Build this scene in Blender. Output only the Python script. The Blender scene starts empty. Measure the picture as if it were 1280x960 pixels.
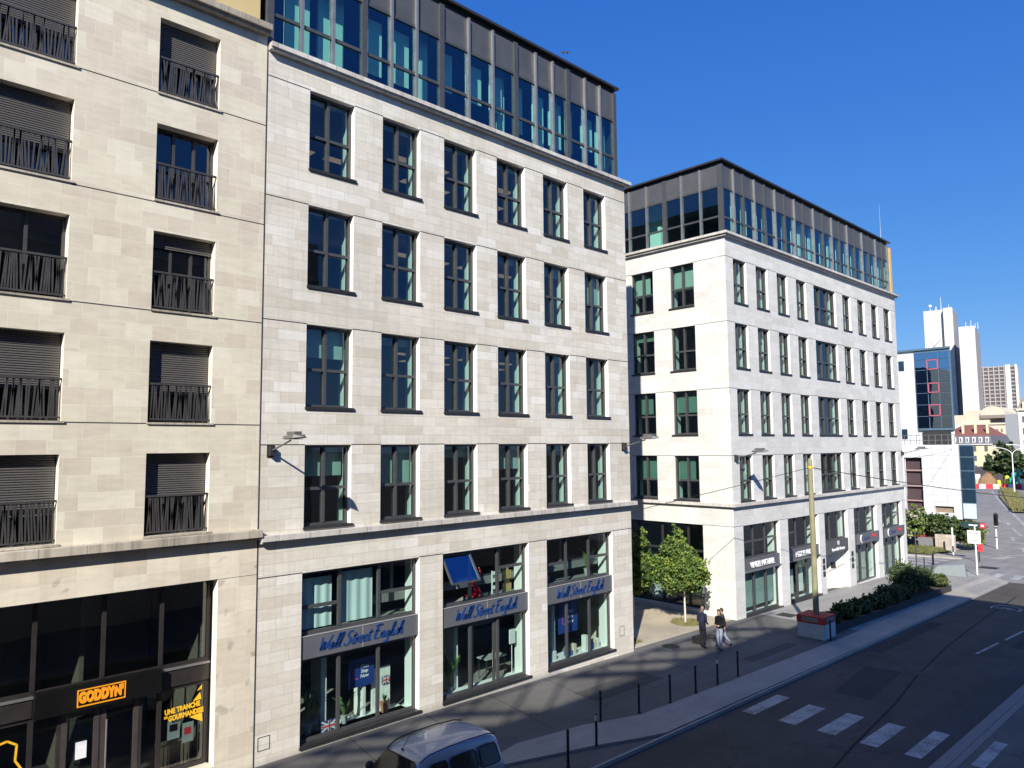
import bpy, math, random, json
from mathutils import Vector, Matrix
R=math.radians
sc=bpy.context.scene
COL=sc.collection
random.seed(7)

# ------------------------------------------------------------------ camera geometry (camera stands at the origin)
CF=923.98; CYAW=0.80328; CPIT=0.08407; CROL=-0.008169
def cam_axes():
    f=Vector((math.cos(CYAW)*math.cos(CPIT),math.sin(CYAW)*math.cos(CPIT),math.sin(CPIT)))
    r=Vector((math.sin(CYAW),-math.cos(CYAW),0)); u=r.cross(f)
    c,s=math.cos(CROL),math.sin(CROL)
    return c*r+s*u, -s*r+c*u, f
AR,AU,AF=cam_axes()
def lerp(a,b,t): return a+(b-a)*t
def gz(x):
    """pavement level along the street, which falls gently away"""
    if x<=14: return -8.32
    if x<=60: return -8.32-0.0165*(x-14)
    if x<=95: return -9.08-0.012*(x-60)
    return -9.5
ROAD=-0.10

# ------------------------------------------------------------------ materials
MATS={}
def newmat(name):
    m=bpy.data.materials.new(name); m.use_nodes=True
    nt=m.node_tree; nt.nodes.clear()
    out=nt.nodes.new('ShaderNodeOutputMaterial')
    MATS[name]=m
    return m,nt,out
def N(nt,t,**k):
    n=nt.nodes.new(t)
    for a,b in k.items():
        if a=='inp':
            for i,v in b.items():
                if hasattr(v,'is_linked') or isinstance(v,bpy.types.NodeSocket): nt.links.new(v,n.inputs[i])
                else: n.inputs[i].default_value=v
        else: setattr(n,a,b)
    return n
def M(nt,op,a,b=None,c=None):
    n=nt.nodes.new('ShaderNodeMath'); n.operation=op
    for i,v in enumerate((a,b,c)):
        if v is None: continue
        if isinstance(v,bpy.types.NodeSocket): nt.links.new(v,n.inputs[i])
        else: n.inputs[i].default_value=v
    return n.outputs[0]
def mixc(nt,fac,a,b,mode='MIX'):
    n=nt.nodes.new('ShaderNodeMix'); n.data_type='RGBA'; n.blend_type=mode
    for i,v in ((0,fac),(6,a),(7,b)):
        if isinstance(v,bpy.types.NodeSocket): nt.links.new(v,n.inputs[i])
        else: n.inputs[i].default_value=v if i==0 else (tuple(v)+(1,))[:4]
    return n.outputs[2]
def ramp(nt,fac,stops,interp='LINEAR'):
    n=nt.nodes.new('ShaderNodeValToRGB'); n.color_ramp.interpolation=interp
    e=n.color_ramp.elements
    while len(e)<len(stops): e.new(0.5)
    for i,(p,c) in enumerate(stops):
        e[i].position=p; e[i].color=(tuple(c)+(1,))[:4] if not isinstance(c,(int,float)) else (c,c,c,1)
    nt.links.new(fac,n.inputs[0]); return n.outputs[0]
def simple(name,col,rough=0.6,metal=0.0,var=0.12,scale=6.0,bump=0.0,spec=0.5,emit=None,objc=False,coat=0):
    m,nt,out=newmat(name)
    b=N(nt,'ShaderNodeBsdfPrincipled'); b.inputs['Roughness'].default_value=rough; b.inputs['Metallic'].default_value=metal
    b.inputs['Specular IOR Level'].default_value=spec
    if coat: b.inputs['Coat Weight'].default_value=coat
    if objc: co=N(nt,'ShaderNodeTexCoord').outputs['Object']
    else: co=N(nt,'ShaderNodeNewGeometry').outputs['Position']
    nz=N(nt,'ShaderNodeTexNoise',inp={'Vector':co,'Scale':scale,'Detail':5.0,'Roughness':0.6})
    c=ramp(nt,nz.outputs[0],[(0.3,[x*(1-var) for x in col]),(0.7,[min(1,x*(1+var)) for x in col])])
    nt.links.new(c,b.inputs['Base Color'])
    r=ramp(nt,nz.outputs[0],[(0.3,max(0,rough-0.08)),(0.7,min(1,rough+0.08))]); nt.links.new(r,b.inputs['Roughness'])
    if bump:
        bp=N(nt,'ShaderNodeBump',inp={'Height':nz.outputs[0],'Strength':bump,'Distance':0.02}); nt.links.new(bp.outputs[0],b.inputs['Normal'])
    if emit:
        b.inputs['Emission Color'].default_value=tuple(emit[:3])+(1,); b.inputs['Emission Strength'].default_value=emit[3]
    nt.links.new(b.outputs[0],out.inputs[0]); return m

def stone(name,stops,w,h,joint=(0.3,0.28,0.25),jw=0.008,jmix=0.5,z0=0.0,seed=0.0,rough=0.85,grime=0.16,spots=0.0,bumpk=0.25,wvar=1.0,streaks=0.0):
    """coursed ashlar: every block gets its own tone, thin joints, weathering"""
    m,nt,out=newmat(name)
    pos=N(nt,'ShaderNodeNewGeometry').outputs['Position']
    s=N(nt,'ShaderNodeSeparateXYZ',inp={0:pos})
    u=M(nt,'ADD',s.outputs[0],s.outputs[1]); v=M(nt,'ADD',s.outputs[2],-z0+100*h)
    rv=M(nt,'DIVIDE',v,h); row=M(nt,'FLOOR',rv); fv=M(nt,'FRACT',rv)
    w1=N(nt,'ShaderNodeTexWhiteNoise',noise_dimensions='1D'); nt.links.new(M(nt,'ADD',row,seed),w1.inputs['W'])
    off=M(nt,'MULTIPLY',w1.outputs[0],wvar)
    u2=M(nt,'ADD',M(nt,'DIVIDE',u,w),off); colm=M(nt,'FLOOR',u2); fu=M(nt,'FRACT',u2)
    cv=N(nt,'ShaderNodeCombineXYZ',inp={0:colm,1:row,2:seed})
    w2=N(nt,'ShaderNodeTexWhiteNoise',noise_dimensions='3D',inp={'Vector':cv.outputs[0]})
    base=ramp(nt,w2.outputs[0],stops)
    # stone grain, slightly different in each block
    cshift=N(nt,'ShaderNodeVectorMath',operation='SCALE',inp={0:w2.outputs[1],'Scale':7.0})
    pv=N(nt,'ShaderNodeVectorMath',operation='ADD',inp={0:pos,1:cshift.outputs[0]})
    st=N(nt,'ShaderNodeMapping',inp={0:pv.outputs[0],3:(1.2,1.2,5.0)})
    n1=N(nt,'ShaderNodeTexNoise',inp={'Vector':st.outputs[0],'Scale':1.6,'Detail':7.0,'Roughness':0.62})
    base=mixc(nt,1.0,base,ramp(nt,n1.outputs[0],[(0.28,0.90),(0.72,1.07)]),'MULTIPLY')
    n3=N(nt,'ShaderNodeTexNoise',inp={'Vector':pos,'Scale':0.35,'Detail':6.0,'Roughness':0.6})
    base=mixc(nt,1.0,base,ramp(nt,n3.outputs[0],[(0.3,1-grime),(0.65,1.03)]),'MULTIPLY')
    if streaks:
        sm=N(nt,'ShaderNodeMapping',inp={0:pos,3:(5.0,5.0,0.25)})
        n4=N(nt,'ShaderNodeTexNoise',inp={'Vector':sm.outputs[0],'Scale':1.0,'Detail':5.0,'Roughness':0.7})
        base=mixc(nt,1.0,base,ramp(nt,n4.outputs[0],[(0.30,1-streaks),(0.55,1.0)]),'MULTIPLY')
    if spots:
        vo=N(nt,'ShaderNodeTexNoise',inp={'Vector':pos,'Scale':3.1,'Detail':1.0,'Roughness':0.3})
        base=mixc(nt,1.0,base,ramp(nt,vo.outputs[0],[(0.70,1.0),(0.76,1-spots)]),'MULTIPLY')
    ja=M(nt,'LESS_THAN',fu,jw/w); jb=M(nt,'LESS_THAN',fv,jw/h)
    jm=M(nt,'MULTIPLY',M(nt,'MAXIMUM',ja,jb),jmix)
    base=mixc(nt,jm,base,joint)
    b=N(nt,'ShaderNodeBsdfPrincipled'); b.inputs['Roughness'].default_value=rough; b.inputs['Specular IOR Level'].default_value=0.25
    nt.links.new(base,b.inputs['Base Color'])
    hh=M(nt,'ADD',M(nt,'MULTIPLY',n1.outputs[0],0.5),M(nt,'MULTIPLY',M(nt,'SUBTRACT',1.0,M(nt,'MAXIMUM',ja,jb)),0.6))
    hh=M(nt,'ADD',hh,M(nt,'MULTIPLY',w2.outputs[0],0.25))
    bp=N(nt,'ShaderNodeBump',inp={'Height':hh,'Strength':bumpk,'Distance':0.012}); nt.links.new(bp.outputs[0],b.inputs['Normal'])
    nt.links.new(b.outputs[0],out.inputs[0]); return m

def glass(name,tint,refl=0.06,gloss=(0.9,0.95,1.0),wav=0.015,diff=None):
    m,nt,out=newmat(name)
    pos=N(nt,'ShaderNodeNewGeometry').outputs['Position']
    nz=N(nt,'ShaderNodeTexNoise',inp={'Vector':pos,'Scale':0.9,'Detail':1.0})
    bp=N(nt,'ShaderNodeBump',inp={'Height':nz.outputs[0],'Strength':wav*10,'Distance':0.02})
    tr=N(nt,'ShaderNodeBsdfTransparent',inp={0:tuple(tint)+(1,)})
    gl=N(nt,'ShaderNodeBsdfGlossy',inp={0:tuple(gloss)+(1,),'Roughness':0.0,'Normal':bp.outputs[0]})
    lw=N(nt,'ShaderNodeLayerWeight',inp={0:0.5})
    f=M(nt,'POWER',lw.outputs[1],4.0); f=M(nt,'MINIMUM',M(nt,'ADD',M(nt,'MULTIPLY',f,0.75),refl),1.0)
    mx=N(nt,'ShaderNodeMixShader',inp={0:f,1:tr.outputs[0],2:gl.outputs[0]})
    last=mx.outputs[0]
    nt.links.new(last,out.inputs[0]); return m

S_A=stone('pale_limestone',[(0,(.59,.545,.455)),(.2,(.625,.585,.50)),(.5,(.65,.615,.53)),(.85,(.68,.65,.57)),(1,(.73,.71,.65))],.92,.293,joint=(.38,.35,.31),jw=.011,jmix=.7,z0=.09,seed=3,grime=.12,streaks=.10)
S_C=stone('beige_limestone',[(0,(.585,.52,.42)),(.3,(.615,.56,.445)),(.6,(.635,.59,.465)),(.85,(.66,.62,.49)),(1,(.70,.66,.535))],.60,.405,joint=(.74,.68,.58),jw=.012,jmix=.55,z0=.63,seed=11,grime=.10,spots=.0,wvar=.8,streaks=.05)
S_CB=stone('beige_limestone_base',[(0,(.60,.53,.42)),(.4,(.67,.60,.475)),(1,(.73,.67,.54))],.75,.62,joint=(.70,.64,.54),jw=.012,jmix=.5,z0=.1,seed=17,grime=.12,spots=.28,wvar=.8,streaks=.08)
S_B=stone('white_limestone',[(0,(.57,.567,.53)),(.3,(.605,.602,.565)),(.7,(.63,.628,.592)),(1,(.66,.657,.625))],.95,.345,joint=(.52,.50,.47),jw=.011,jmix=.5,z0=-.56,seed=23,grime=.08,streaks=.06)
JAMB=simple('sun_bright_jamb',(.84,.82,.78),.8,0,.05,3)  # reveals whiter than the wall: glare of direct sun put into the colour
S_L=stone('ledge_stone',[(0,(.54,.51,.46)),(1,(.66,.63,.58))],.93,4.0,joint=(.12,.11,.10),jw=.014,jmix=.9,z0=1.3,seed=5,grime=.25,streaks=.3)
S_LC=stone('weathered_ledge_stone',[(0,(.44,.39,.31)),(1,(.54,.49,.40))],.95,4.0,joint=(.14,.12,.10),jw=.014,jmix=.8,z0=1.3,seed=9,grime=.35,streaks=.45)
DARKJ=simple('joint_dark',(.035,.035,.045),.8)
FR=simple('window_grey_metal',(.080,.083,.084),.42,.3,.10,5)
FRD=simple('dark_metal',(.045,.045,.045),.45,.4,.12,4)
FRB=simple('brown_black_metal',(.040,.034,.034),.4,.3,.12,4)
PANEL=simple('grey_cladding',(.095,.098,.10),.5,.3,.10,1.5)
FIN=simple('light_metal_fin',(.30,.295,.285),.4,.6,.06,3)
G_A=glass('office_glass',(.50,.66,.62),.085)
G_AP=glass('solar_glass',(.54,.82,.76),.13,(.45,.78,1.0))
G_S=glass('shop_glass',(.70,.82,.79),.05)
G_C=glass('flat_glass',(.45,.52,.52),.10,(.85,.9,1.0))
G_CS=glass('shop_glass_dark',(.60,.66,.64),.10,(.9,.9,.9))
G_F=glass('curtain_wall_glass',(.05,.08,.12),.45,(.45,.65,.9))
LIN=simple('white_plaster',(.74,.76,.73),.9,0,.03,2)
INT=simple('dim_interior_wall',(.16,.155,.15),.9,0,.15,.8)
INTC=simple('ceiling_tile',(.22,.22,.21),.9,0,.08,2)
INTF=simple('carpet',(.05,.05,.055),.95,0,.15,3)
LAMPW=simple('warm_lit_panel',(.62,.46,.30),.7,0,.08,2,emit=(1.0,.62,.38,.20))
BLINDT=simple('pale_green_blind',(.56,.70,.64),.9,0,.04,3)
BLINDG=simple('deep_green_blind',(.20,.31,.26),.9,0,.06,3)
BLINDW=simple('white_fabric_blind',(.66,.78,.77),.9,0,.05,1.2,bump=.4)
SHUT=None
ASPH=None

def asphalt(name,col,scale=90,crack=.5,patch=.25):
    m,nt,out=newmat(name)
    pos=N(nt,'ShaderNodeNewGeometry').outputs['Position']
    a=N(nt,'ShaderNodeTexNoise',inp={'Vector':pos,'Scale':scale,'Detail':3.0,'Roughness':.7})
    b2=N(nt,'ShaderNodeTexNoise',inp={'Vector':pos,'Scale':.35,'Detail':6.0,'Roughness':.6})
    mp=N(nt,'ShaderNodeMapping',inp={0:pos,3:(.12,1.6,1)})
    tr=N(nt,'ShaderNodeTexNoise',inp={'Vector':mp.outputs[0],'Scale':1.0,'Detail':4.0})
    c=ramp(nt,a.outputs[0],[(.25,[x*.72 for x in col]),(.75,[x*1.3 for x in col])])
    c=mixc(nt,1.0,c,ramp(nt,b2.outputs[0],[(.3,1-patch),(.7,1+patch*.6)]),'MULTIPLY')
    c=mixc(nt,1.0,c,ramp(nt,tr.outputs[0],[(.3,.88),(.7,1.08)]),'MULTIPLY')
    n5=N(nt,'ShaderNodeTexNoise',inp={'Vector':pos,'Scale':1.7,'Detail':5.0,'Roughness':.7})
    c=mixc(nt,1.0,c,ramp(nt,n5.outputs[0],[(.30,.80),(.42,1.0),(.68,1.05),(.80,1.25)]),'MULTIPLY')
    if crack:
        wz=N(nt,'ShaderNodeTexNoise',inp={'Vector':pos,'Scale':.8,'Detail':4.0})
        wa=N(nt,'ShaderNodeVectorMath',operation='SCALE',inp={0:wz.outputs[1],'Scale':1.6})
        wb=N(nt,'ShaderNodeVectorMath',operation='ADD',inp={0:pos,1:wa.outputs[0]})
        vo=N(nt,'ShaderNodeTexVoronoi',feature='DISTANCE_TO_EDGE',inp={'Vector':wb.outputs[0],'Scale':.16})
        c=mixc(nt,ramp(nt,vo.outputs[0],[(.0,crack),(.007,0.0)]),c,[x*.45 for x in col])
    b=N(nt,'ShaderNodeBsdfPrincipled'); b.inputs['Roughness'].default_value=.88; b.inputs['Specular IOR Level'].default_value=.3
    nt.links.new(c,b.inputs['Base Color'])
    bp=N(nt,'ShaderNodeBump',inp={'Height':a.outputs[0],'Strength':.35,'Distance':.01}); nt.links.new(bp.outputs[0],b.inputs['Normal'])
    nt.links.new(b.outputs[0],out.inputs[0]); return m
ASPH=asphalt('road_asphalt',(.076,.068,.058),90,.6,.32)
PAVE=asphalt('pavement_asphalt',(.135,.130,.120),70,.35,.22)
CONC=asphalt('pale_concrete',(.35,.325,.285),60,.15,.18)
CONCB=asphalt('paving_concrete_light',(.27,.265,.25),40,.2,.15)
PLAZA=asphalt('sandy_gravel',(.42,.37,.28),45,0,.22)
MARK=None
def marking(name,base=(.50,.50,.48)):
    m,nt,out=newmat(name)
    pos=N(nt,'ShaderNodeNewGeometry').outputs['Position']
    a=N(nt,'ShaderNodeTexNoise',inp={'Vector':pos,'Scale':14,'Detail':6.0,'Roughness':.75})
    b2=N(nt,'ShaderNodeTexNoise',inp={'Vector':pos,'Scale':1.5,'Detail':4.0})
    f=M(nt,'ADD',M(nt,'MULTIPLY',a.outputs[0],.65),M(nt,'MULTIPLY',b2.outputs[0],.35))
    c=ramp(nt,f,[(.40,(.085,.085,.085)),(.455,[x*.55 for x in base]),(.62,base)])
    b=N(nt,'ShaderNodeBsdfPrincipled'); b.inputs['Roughness'].default_value=.7
    nt.links.new(c,b.inputs['Base Color']); nt.links.new(b.outputs[0],out.inputs[0]); return m
MARK=marking('worn_white_road_paint')
KERB=simple('kerb_granite',(.22,.21,.195),.85,0,.15,6,bump=.3)

# ------------------------------------------------------------------ mesh builder
WLOC={}
class MB:
    def __init__(s): s.v=[]; s.f=[]; s.m=[]; s.sm=[]
    def add(s,vs,fs,m=0,smooth=False):
        o=len(s.v); s.v+= [tuple(p) for p in vs]
        for f in fs: s.f.append([i+o for i in f]); s.m.append(m); s.sm.append(smooth)
    def box(s,x0,x1,y0,y1,z0,z1,m=0):
        if x0>x1:x0,x1=x1,x0
        if y0>y1:y0,y1=y1,y0
        if z0>z1:z0,z1=z1,z0
        s.add([(x0,y0,z0),(x1,y0,z0),(x1,y1,z0),(x0,y1,z0),(x0,y0,z1),(x1,y0,z1),(x1,y1,z1),(x0,y1,z1)],
              [(0,3,2,1),(4,5,6,7),(0,1,5,4),(1,2,6,5),(2,3,7,6),(3,0,4,7)],m)
    def quad(s,a,b,c,d,m=0): s.add([a,b,c,d],[(0,1,2,3)],m)
    def tube(s,p0,p1,r0,r1=None,n=8,m=0,caps=True,smooth=True):
        if r1 is None:r1=r0
        p0=Vector(p0);p1=Vector(p1); d=(p1-p0)
        if d.length<1e-6: return
        d.normalize(); a=d.orthogonal().normalized(); b=d.cross(a)
        vs=[];
        for p,r in ((p0,r0),(p1,r1)):
            for i in range(n):
                t=2*math.pi*i/n; vs.append(p+a*(r*math.cos(t))+b*(r*math.sin(t)))
        s.add(vs,[(i,(i+1)%n,n+(i+1)%n,n+i) for i in range(n)],m,smooth)
        if caps: s.add(vs,[tuple(reversed(range(n))),tuple(range(n,2*n))],m)
    def path(s,pts,r,n=6,m=0):
        for a,b in zip(pts[:-1],pts[1:]): s.tube(a,b,r,r,n,m)
    def bar(s,p0,p1,w,h,up=(0,0,1),m=0):
        p0=Vector(p0);p1=Vector(p1);d=(p1-p0).normalized();up=Vector(up)
        sd=d.cross(up)
        if sd.length<1e-4: sd=d.orthogonal()
        sd.normalize(); up=sd.cross(d).normalized()
        vs=[]
        for p in (p0,p1):
            for a,b in ((-1,-1),(1,-1),(1,1),(-1,1)): vs.append(p+sd*(a*w/2)+up*(b*h/2))
        s.add(vs,[(0,1,2,3),(7,6,5,4),(0,4,5,1),(1,5,6,2),(2,6,7,3),(3,7,4,0)],m)
    def sphere(s,c,r,n=10,m=0,sz=1.0,k=6):
        c=Vector(c); vs=[];fs=[]
        for j in range(k+1):
            ph=math.pi*j/k
            for i in range(n):
                t=2*math.pi*i/n; vs.append(c+Vector((r*math.sin(ph)*math.cos(t),r*math.sin(ph)*math.sin(t),r*sz*math.cos(ph))))
        for j in range(k):
            for i in range(n): fs.append((j*n+i,(j+1)*n+i,(j+1)*n+(i+1)%n,j*n+(i+1)%n))
        s.add(vs,fs,m,True)
    def prism(s,poly,z0,z1,m=0):
        n=len(poly); vs=[(x,y,z0) for x,y in poly]+[(x,y,z1) for x,y in poly]
        s.add(vs,[tuple(reversed(range(n))),tuple(range(n,2*n))]+[(i,(i+1)%n,n+(i+1)%n,n+i) for i in range(n)],m)
    def build(s,name,mats,parent=None,origin=None,bevel=0,subd=0,solid=0,hide=False):
        if not isinstance(mats,(list,tuple)): mats=[mats]
        me=bpy.data.meshes.new(name)
        if parent is not None: org=WLOC[parent.name]
        elif origin is not None: org=Vector(origin)
        else:
            xs=[p[0] for p in s.v];ys=[p[1] for p in s.v];zs=[p[2] for p in s.v]
            org=Vector(((min(xs)+max(xs))/2,(min(ys)+max(ys))/2,min(zs)))
        me.from_pydata([(p[0]-org[0],p[1]-org[1],p[2]-org[2]) for p in s.v],[],s.f)
        for m in mats: me.materials.append(m)
        me.polygons.foreach_set('material_index',s.m)
        me.polygons.foreach_set('use_smooth',s.sm)
        me.validate(); me.update()
        o=bpy.data.objects.new(name,me); COL.objects.link(o)
        if parent is not None: o.parent=parent; WLOC[o.name]=Vector(org)
        else: o.location=org; WLOC[o.name]=Vector(org)
        if bevel:
            b=o.modifiers.new('bevel','BEVEL'); b.width=bevel; b.segments=2; b.limit_method='ANGLE'
        if subd:
            b=o.modifiers.new('sub','SUBSURF'); b.levels=subd; b.render_levels=subd
        return o
def tag(o,label=None,cat=None,group=None,kind=None):
    if label: o['label']=label
    if cat: o['category']=cat
    if group: o['group']=group
    if kind: o['kind']=kind
    return o
def thing(name,label,cat,loc=(0,0,0),group=None):
    o=bpy.data.objects.new(name,None); COL.objects.link(o); o.location=loc; o.empty_display_size=.3
    WLOC[o.name]=Vector(loc); tag(o,label,cat,group); return o
def structure(o): o['kind']='structure'; return o
def dup(root,loc,label=None,rotz=None,scale=None,group=None):
    r=root.copy(); COL.objects.link(r); r.location=loc; WLOC[r.name]=Vector(loc)
    if rotz is not None: r.rotation_euler=(0,0,rotz)
    if scale is not None: r.scale=(scale,)*3
    if label: r['label']=label
    if group: r['group']=group
    for ch in list(root.children):
        c=ch.copy(); COL.objects.link(c); c.parent=r
        for g in list(ch.children):
            d=g.copy(); COL.objects.link(d); d.parent=c
    return r
def text(s,size,mat,parent=None,loc=(0,0,0),rot=(R(90),0,0),ext=.01,name='lettering',shear=0,align='CENTER',sx=1,bold=0.0,sp=1):
    c=bpy.data.curves.new(name,'FONT'); c.body=s; c.size=size; c.extrude=ext; c.align_x=align; c.align_y='CENTER'; c.shear=shear; c.offset=bold; c.space_character=sp
    o=bpy.data.objects.new('tmp',c); COL.objects.link(o)
    dg=bpy.context.evaluated_depsgraph_get(); dg.update(); me=bpy.data.meshes.new_from_object(o.evaluated_get(dg)); bpy.data.objects.remove(o)
    me.name=name; me.materials.clear(); me.materials.append(mat)
    o=bpy.data.objects.new(name,me); COL.objects.link(o)
    org=WLOC[parent.name] if parent is not None else Vector((0,0,0))
    if parent is not None: o.parent=parent
    o.location=Vector(loc)-org; o.rotation_euler=rot; o.scale=(sx,1,1); return o
# brush-script glyphs as strokes on a unit x-height grid: each a list of polylines, plus the advance width
GL={'W':([[(.05,1.9),(.18,.9),(.25,.05),(.62,1.2),(.72,.05),(1.15,1.0),(1.45,2.05)]],1.35),
'a':([[(.62,.75),(.40,.92),(.10,.6),(.08,.15),(.30,.0),(.52,.3),(.66,.8)],[(.66,.8),(.60,.2),(.78,.05),(.9,.2)]],.86),
'l':([[(.05,.1),(.30,.9),(.42,1.9),(.28,2.0),(.16,1.2),(.16,.3),(.28,.0),(.46,.15)]],.46),
'S':([[(.95,1.75),(.78,2.05),(.42,1.95),(.30,1.5),(.55,1.15),(.80,.85),(.72,.25),(.35,-.05),(.05,.1),(-.02,.4)]],1.1),
't':([[(.32,1.7),(.18,.7),(.20,.1),(.42,.02),(.55,.2)],[(-.02,1.15),(.66,1.3)]],.56),
'r':([[(.02,.9),(.14,.5),(.10,.0)],[(.12,.5),(.34,.92),(.56,.85)]],.56),
'e':([[(.10,.45),(.50,.62),(.48,.92),(.22,.9),(.06,.5),(.14,.08),(.40,.0),(.62,.25)]],.62),
'E':([[(1.05,2.0),(.55,2.0),(.30,1.85),(.24,1.2),(.16,.4),(.30,.02),(.90,.10)],[(.05,1.25),(.80,1.15)],[(-.1,1.95),(.5,2.12),(1.1,2.08)]],1.05),
'n':([[(.02,.9),(.14,.5),(.08,.0)],[(.10,.4),(.34,.9),(.52,.85),(.50,.2),(.62,.02),(.76,.2)]],.78),
'g':([[(.60,.8),(.34,.92),(.08,.6),(.10,.15),(.32,.05),(.55,.4),(.64,.85)],[(.64,.85),(.56,-.3),(.30,-.8),(.02,-.6)]],.78),
'i':([[(.08,.9),(.06,.2),(.18,.0),(.34,.18)],[(.14,1.35),(.20,1.5)]],.38),
's':([[(.02,.1),(.34,.95),(.44,.5),(.34,.0),(.08,.02)]],.5),
'h':([[(.06,.1),(.34,1.3),(.38,1.95),(.24,1.9),(.12,.9),(.06,.0)],[(.10,.4),(.36,.9),(.52,.8),(.50,.2),(.62,.0),(.8,.2)]],.8),' ':([],.40)}
def script_text(s,xh,mat,parent,loc,slant=.30,width=None):
    """lettering brushed along strokes, thick in the middle of each stroke and thin at its ends"""
    polys=[];x=0
    for ch in s:
        st,adv=GL[ch]
        for pl_ in st: polys.append([(x+p[0]+slant*p[1],p[1]) for p in pl_])
        x+=adv*1.02
    sc_=xh; W_=(x+slant*.5)*sc_; kx=(width/W_) if width else 1
    mb=MB()
    for pl_ in polys:
        # Catmull-Rom smoothing
        P_=[pl_[0]]+pl_+[pl_[-1]]; pts=[]
        for i in range(1,len(P_)-2):
            for k in range(5):
                t=k/5; a,b,c,d=P_[i-1],P_[i],P_[i+1],P_[i+2]
                pts.append(tuple(.5*((2*b[j])+(-a[j]+c[j])*t+(2*a[j]-5*b[j]+4*c[j]-d[j])*t*t+(-a[j]+3*b[j]-3*c[j]+d[j])*t**3) for j in (0,1)))
        pts.append(P_[-2]); n=len(pts); L=[];Rr=[]
        for i,p in enumerate(pts):
            q=pts[min(i+1,n-1)];o_=pts[max(i-1,0)]; dx,dy=q[0]-o_[0],q[1]-o_[1]; l=math.hypot(dx,dy) or 1
            w=(.07+.09*math.sin(math.pi*min(1,max(0,i/(n-1)))))*(1.15 if abs(dy)>abs(dx) else .75)
            L.append((p[0]-dy/l*w,p[1]+dx/l*w));Rr.append((p[0]+dy/l*w,p[1]-dx/l*w))
        vs=[];
        for y_ in (0,-.014):
            for q in L+Rr: vs.append((loc[0]+(q[0]*sc_-W_/2)*kx,loc[1]+y_,loc[2]+(q[1]-.9)*sc_))
        m_=2*n; fs=[(i,i+1,n+i+1,n+i) for i in range(n-1)]+[(m_+i,m_+n+i,m_+n+i+1,m_+i+1) for i in range(n-1)]
        fs+=[(i,m_+i,m_+i+1,i+1) for i in range(n-1)]+[(n+i,n+i+1,m_+n+i+1,m_+n+i) for i in range(n-1)]
        mb.add(vs,fs)
    return mb.build('lettering',mat,parent)

# wall planes: maps (u,z,d) -> world, d = depth into the building
def PF(y0): return lambda u,z,d:(u,y0+d,z)
def PS(x0): return lambda u,z,d:(x0+d,u,z)
FRONT={}
def pbox(mb,P,u0,u1,z0,z1,d0,d1,m=0):
    a=P(u0,z0,d0);b=P(u1,z1,d1); mb.box(a[0],b[0],a[1],b[1],a[2],b[2],m)
def pquad(mb,P,u0,u1,z0,z1,d,m=0,flip=False):
    q=[P(u0,z0,d),P(u1,z0,d),P(u1,z1,d),P(u0,z1,d)]
    if flip:q.reverse()
    mb.quad(*q,m=m)
def wall_face(mb,P,u0,u1,z0,z1,ops,dfront,dback,flip=False,m=0,zm=None,back=False,jm=None):
    """wall slab with rectangular openings: front face, reveals; zm(z) -> material index"""
    us=sorted(set([u0,u1]+[a for o in ops for a in (o[0],o[1]) if u0<a<u1]))
    zs=sorted(set([z0,z1]+[a for o in ops for a in (o[2],o[3]) if z0<a<z1]+( [q for q in (zm[0] if zm else []) if z0<q<z1])))
    for i in range(len(us)-1):
        for j in range(len(zs)-1):
            cu=(us[i]+us[i+1])/2;cz=(zs[j]+zs[j+1])/2
            if any(o[0]<cu<o[1] and o[2]<cz<o[3] for o in ops): continue
            mm=zm[1](cz) if zm else m
            pquad(mb,P,us[i],us[i+1],zs[j],zs[j+1],dfront,mm,flip)
            if back: pquad(mb,P,us[i],us[i+1],zs[j],zs[j+1],dback,mm,not flip)
    for o in ops:
        a,b,c,d=o[:4]; mm=jm if jm is not None else (zm[1]((c+d)/2) if zm else m)
        mb.quad(P(a,c,dfront),P(a,c,dback),P(a,d,dback),P(a,d,dfront),m=mm)
        mb.quad(P(b,c,dfront),P(b,d,dfront),P(b,d,dback),P(b,c,dback),m=mm)
        mb.quad(P(a,d,dfront),P(a,d,dback),P(b,d,dback),P(b,d,dfront),m=mm)
        mb.quad(P(a,c,dfront),P(b,c,dfront),P(b,c,dback),P(a,c,dback),m=(zm[1]((c+d)/2) if zm else m))
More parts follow.
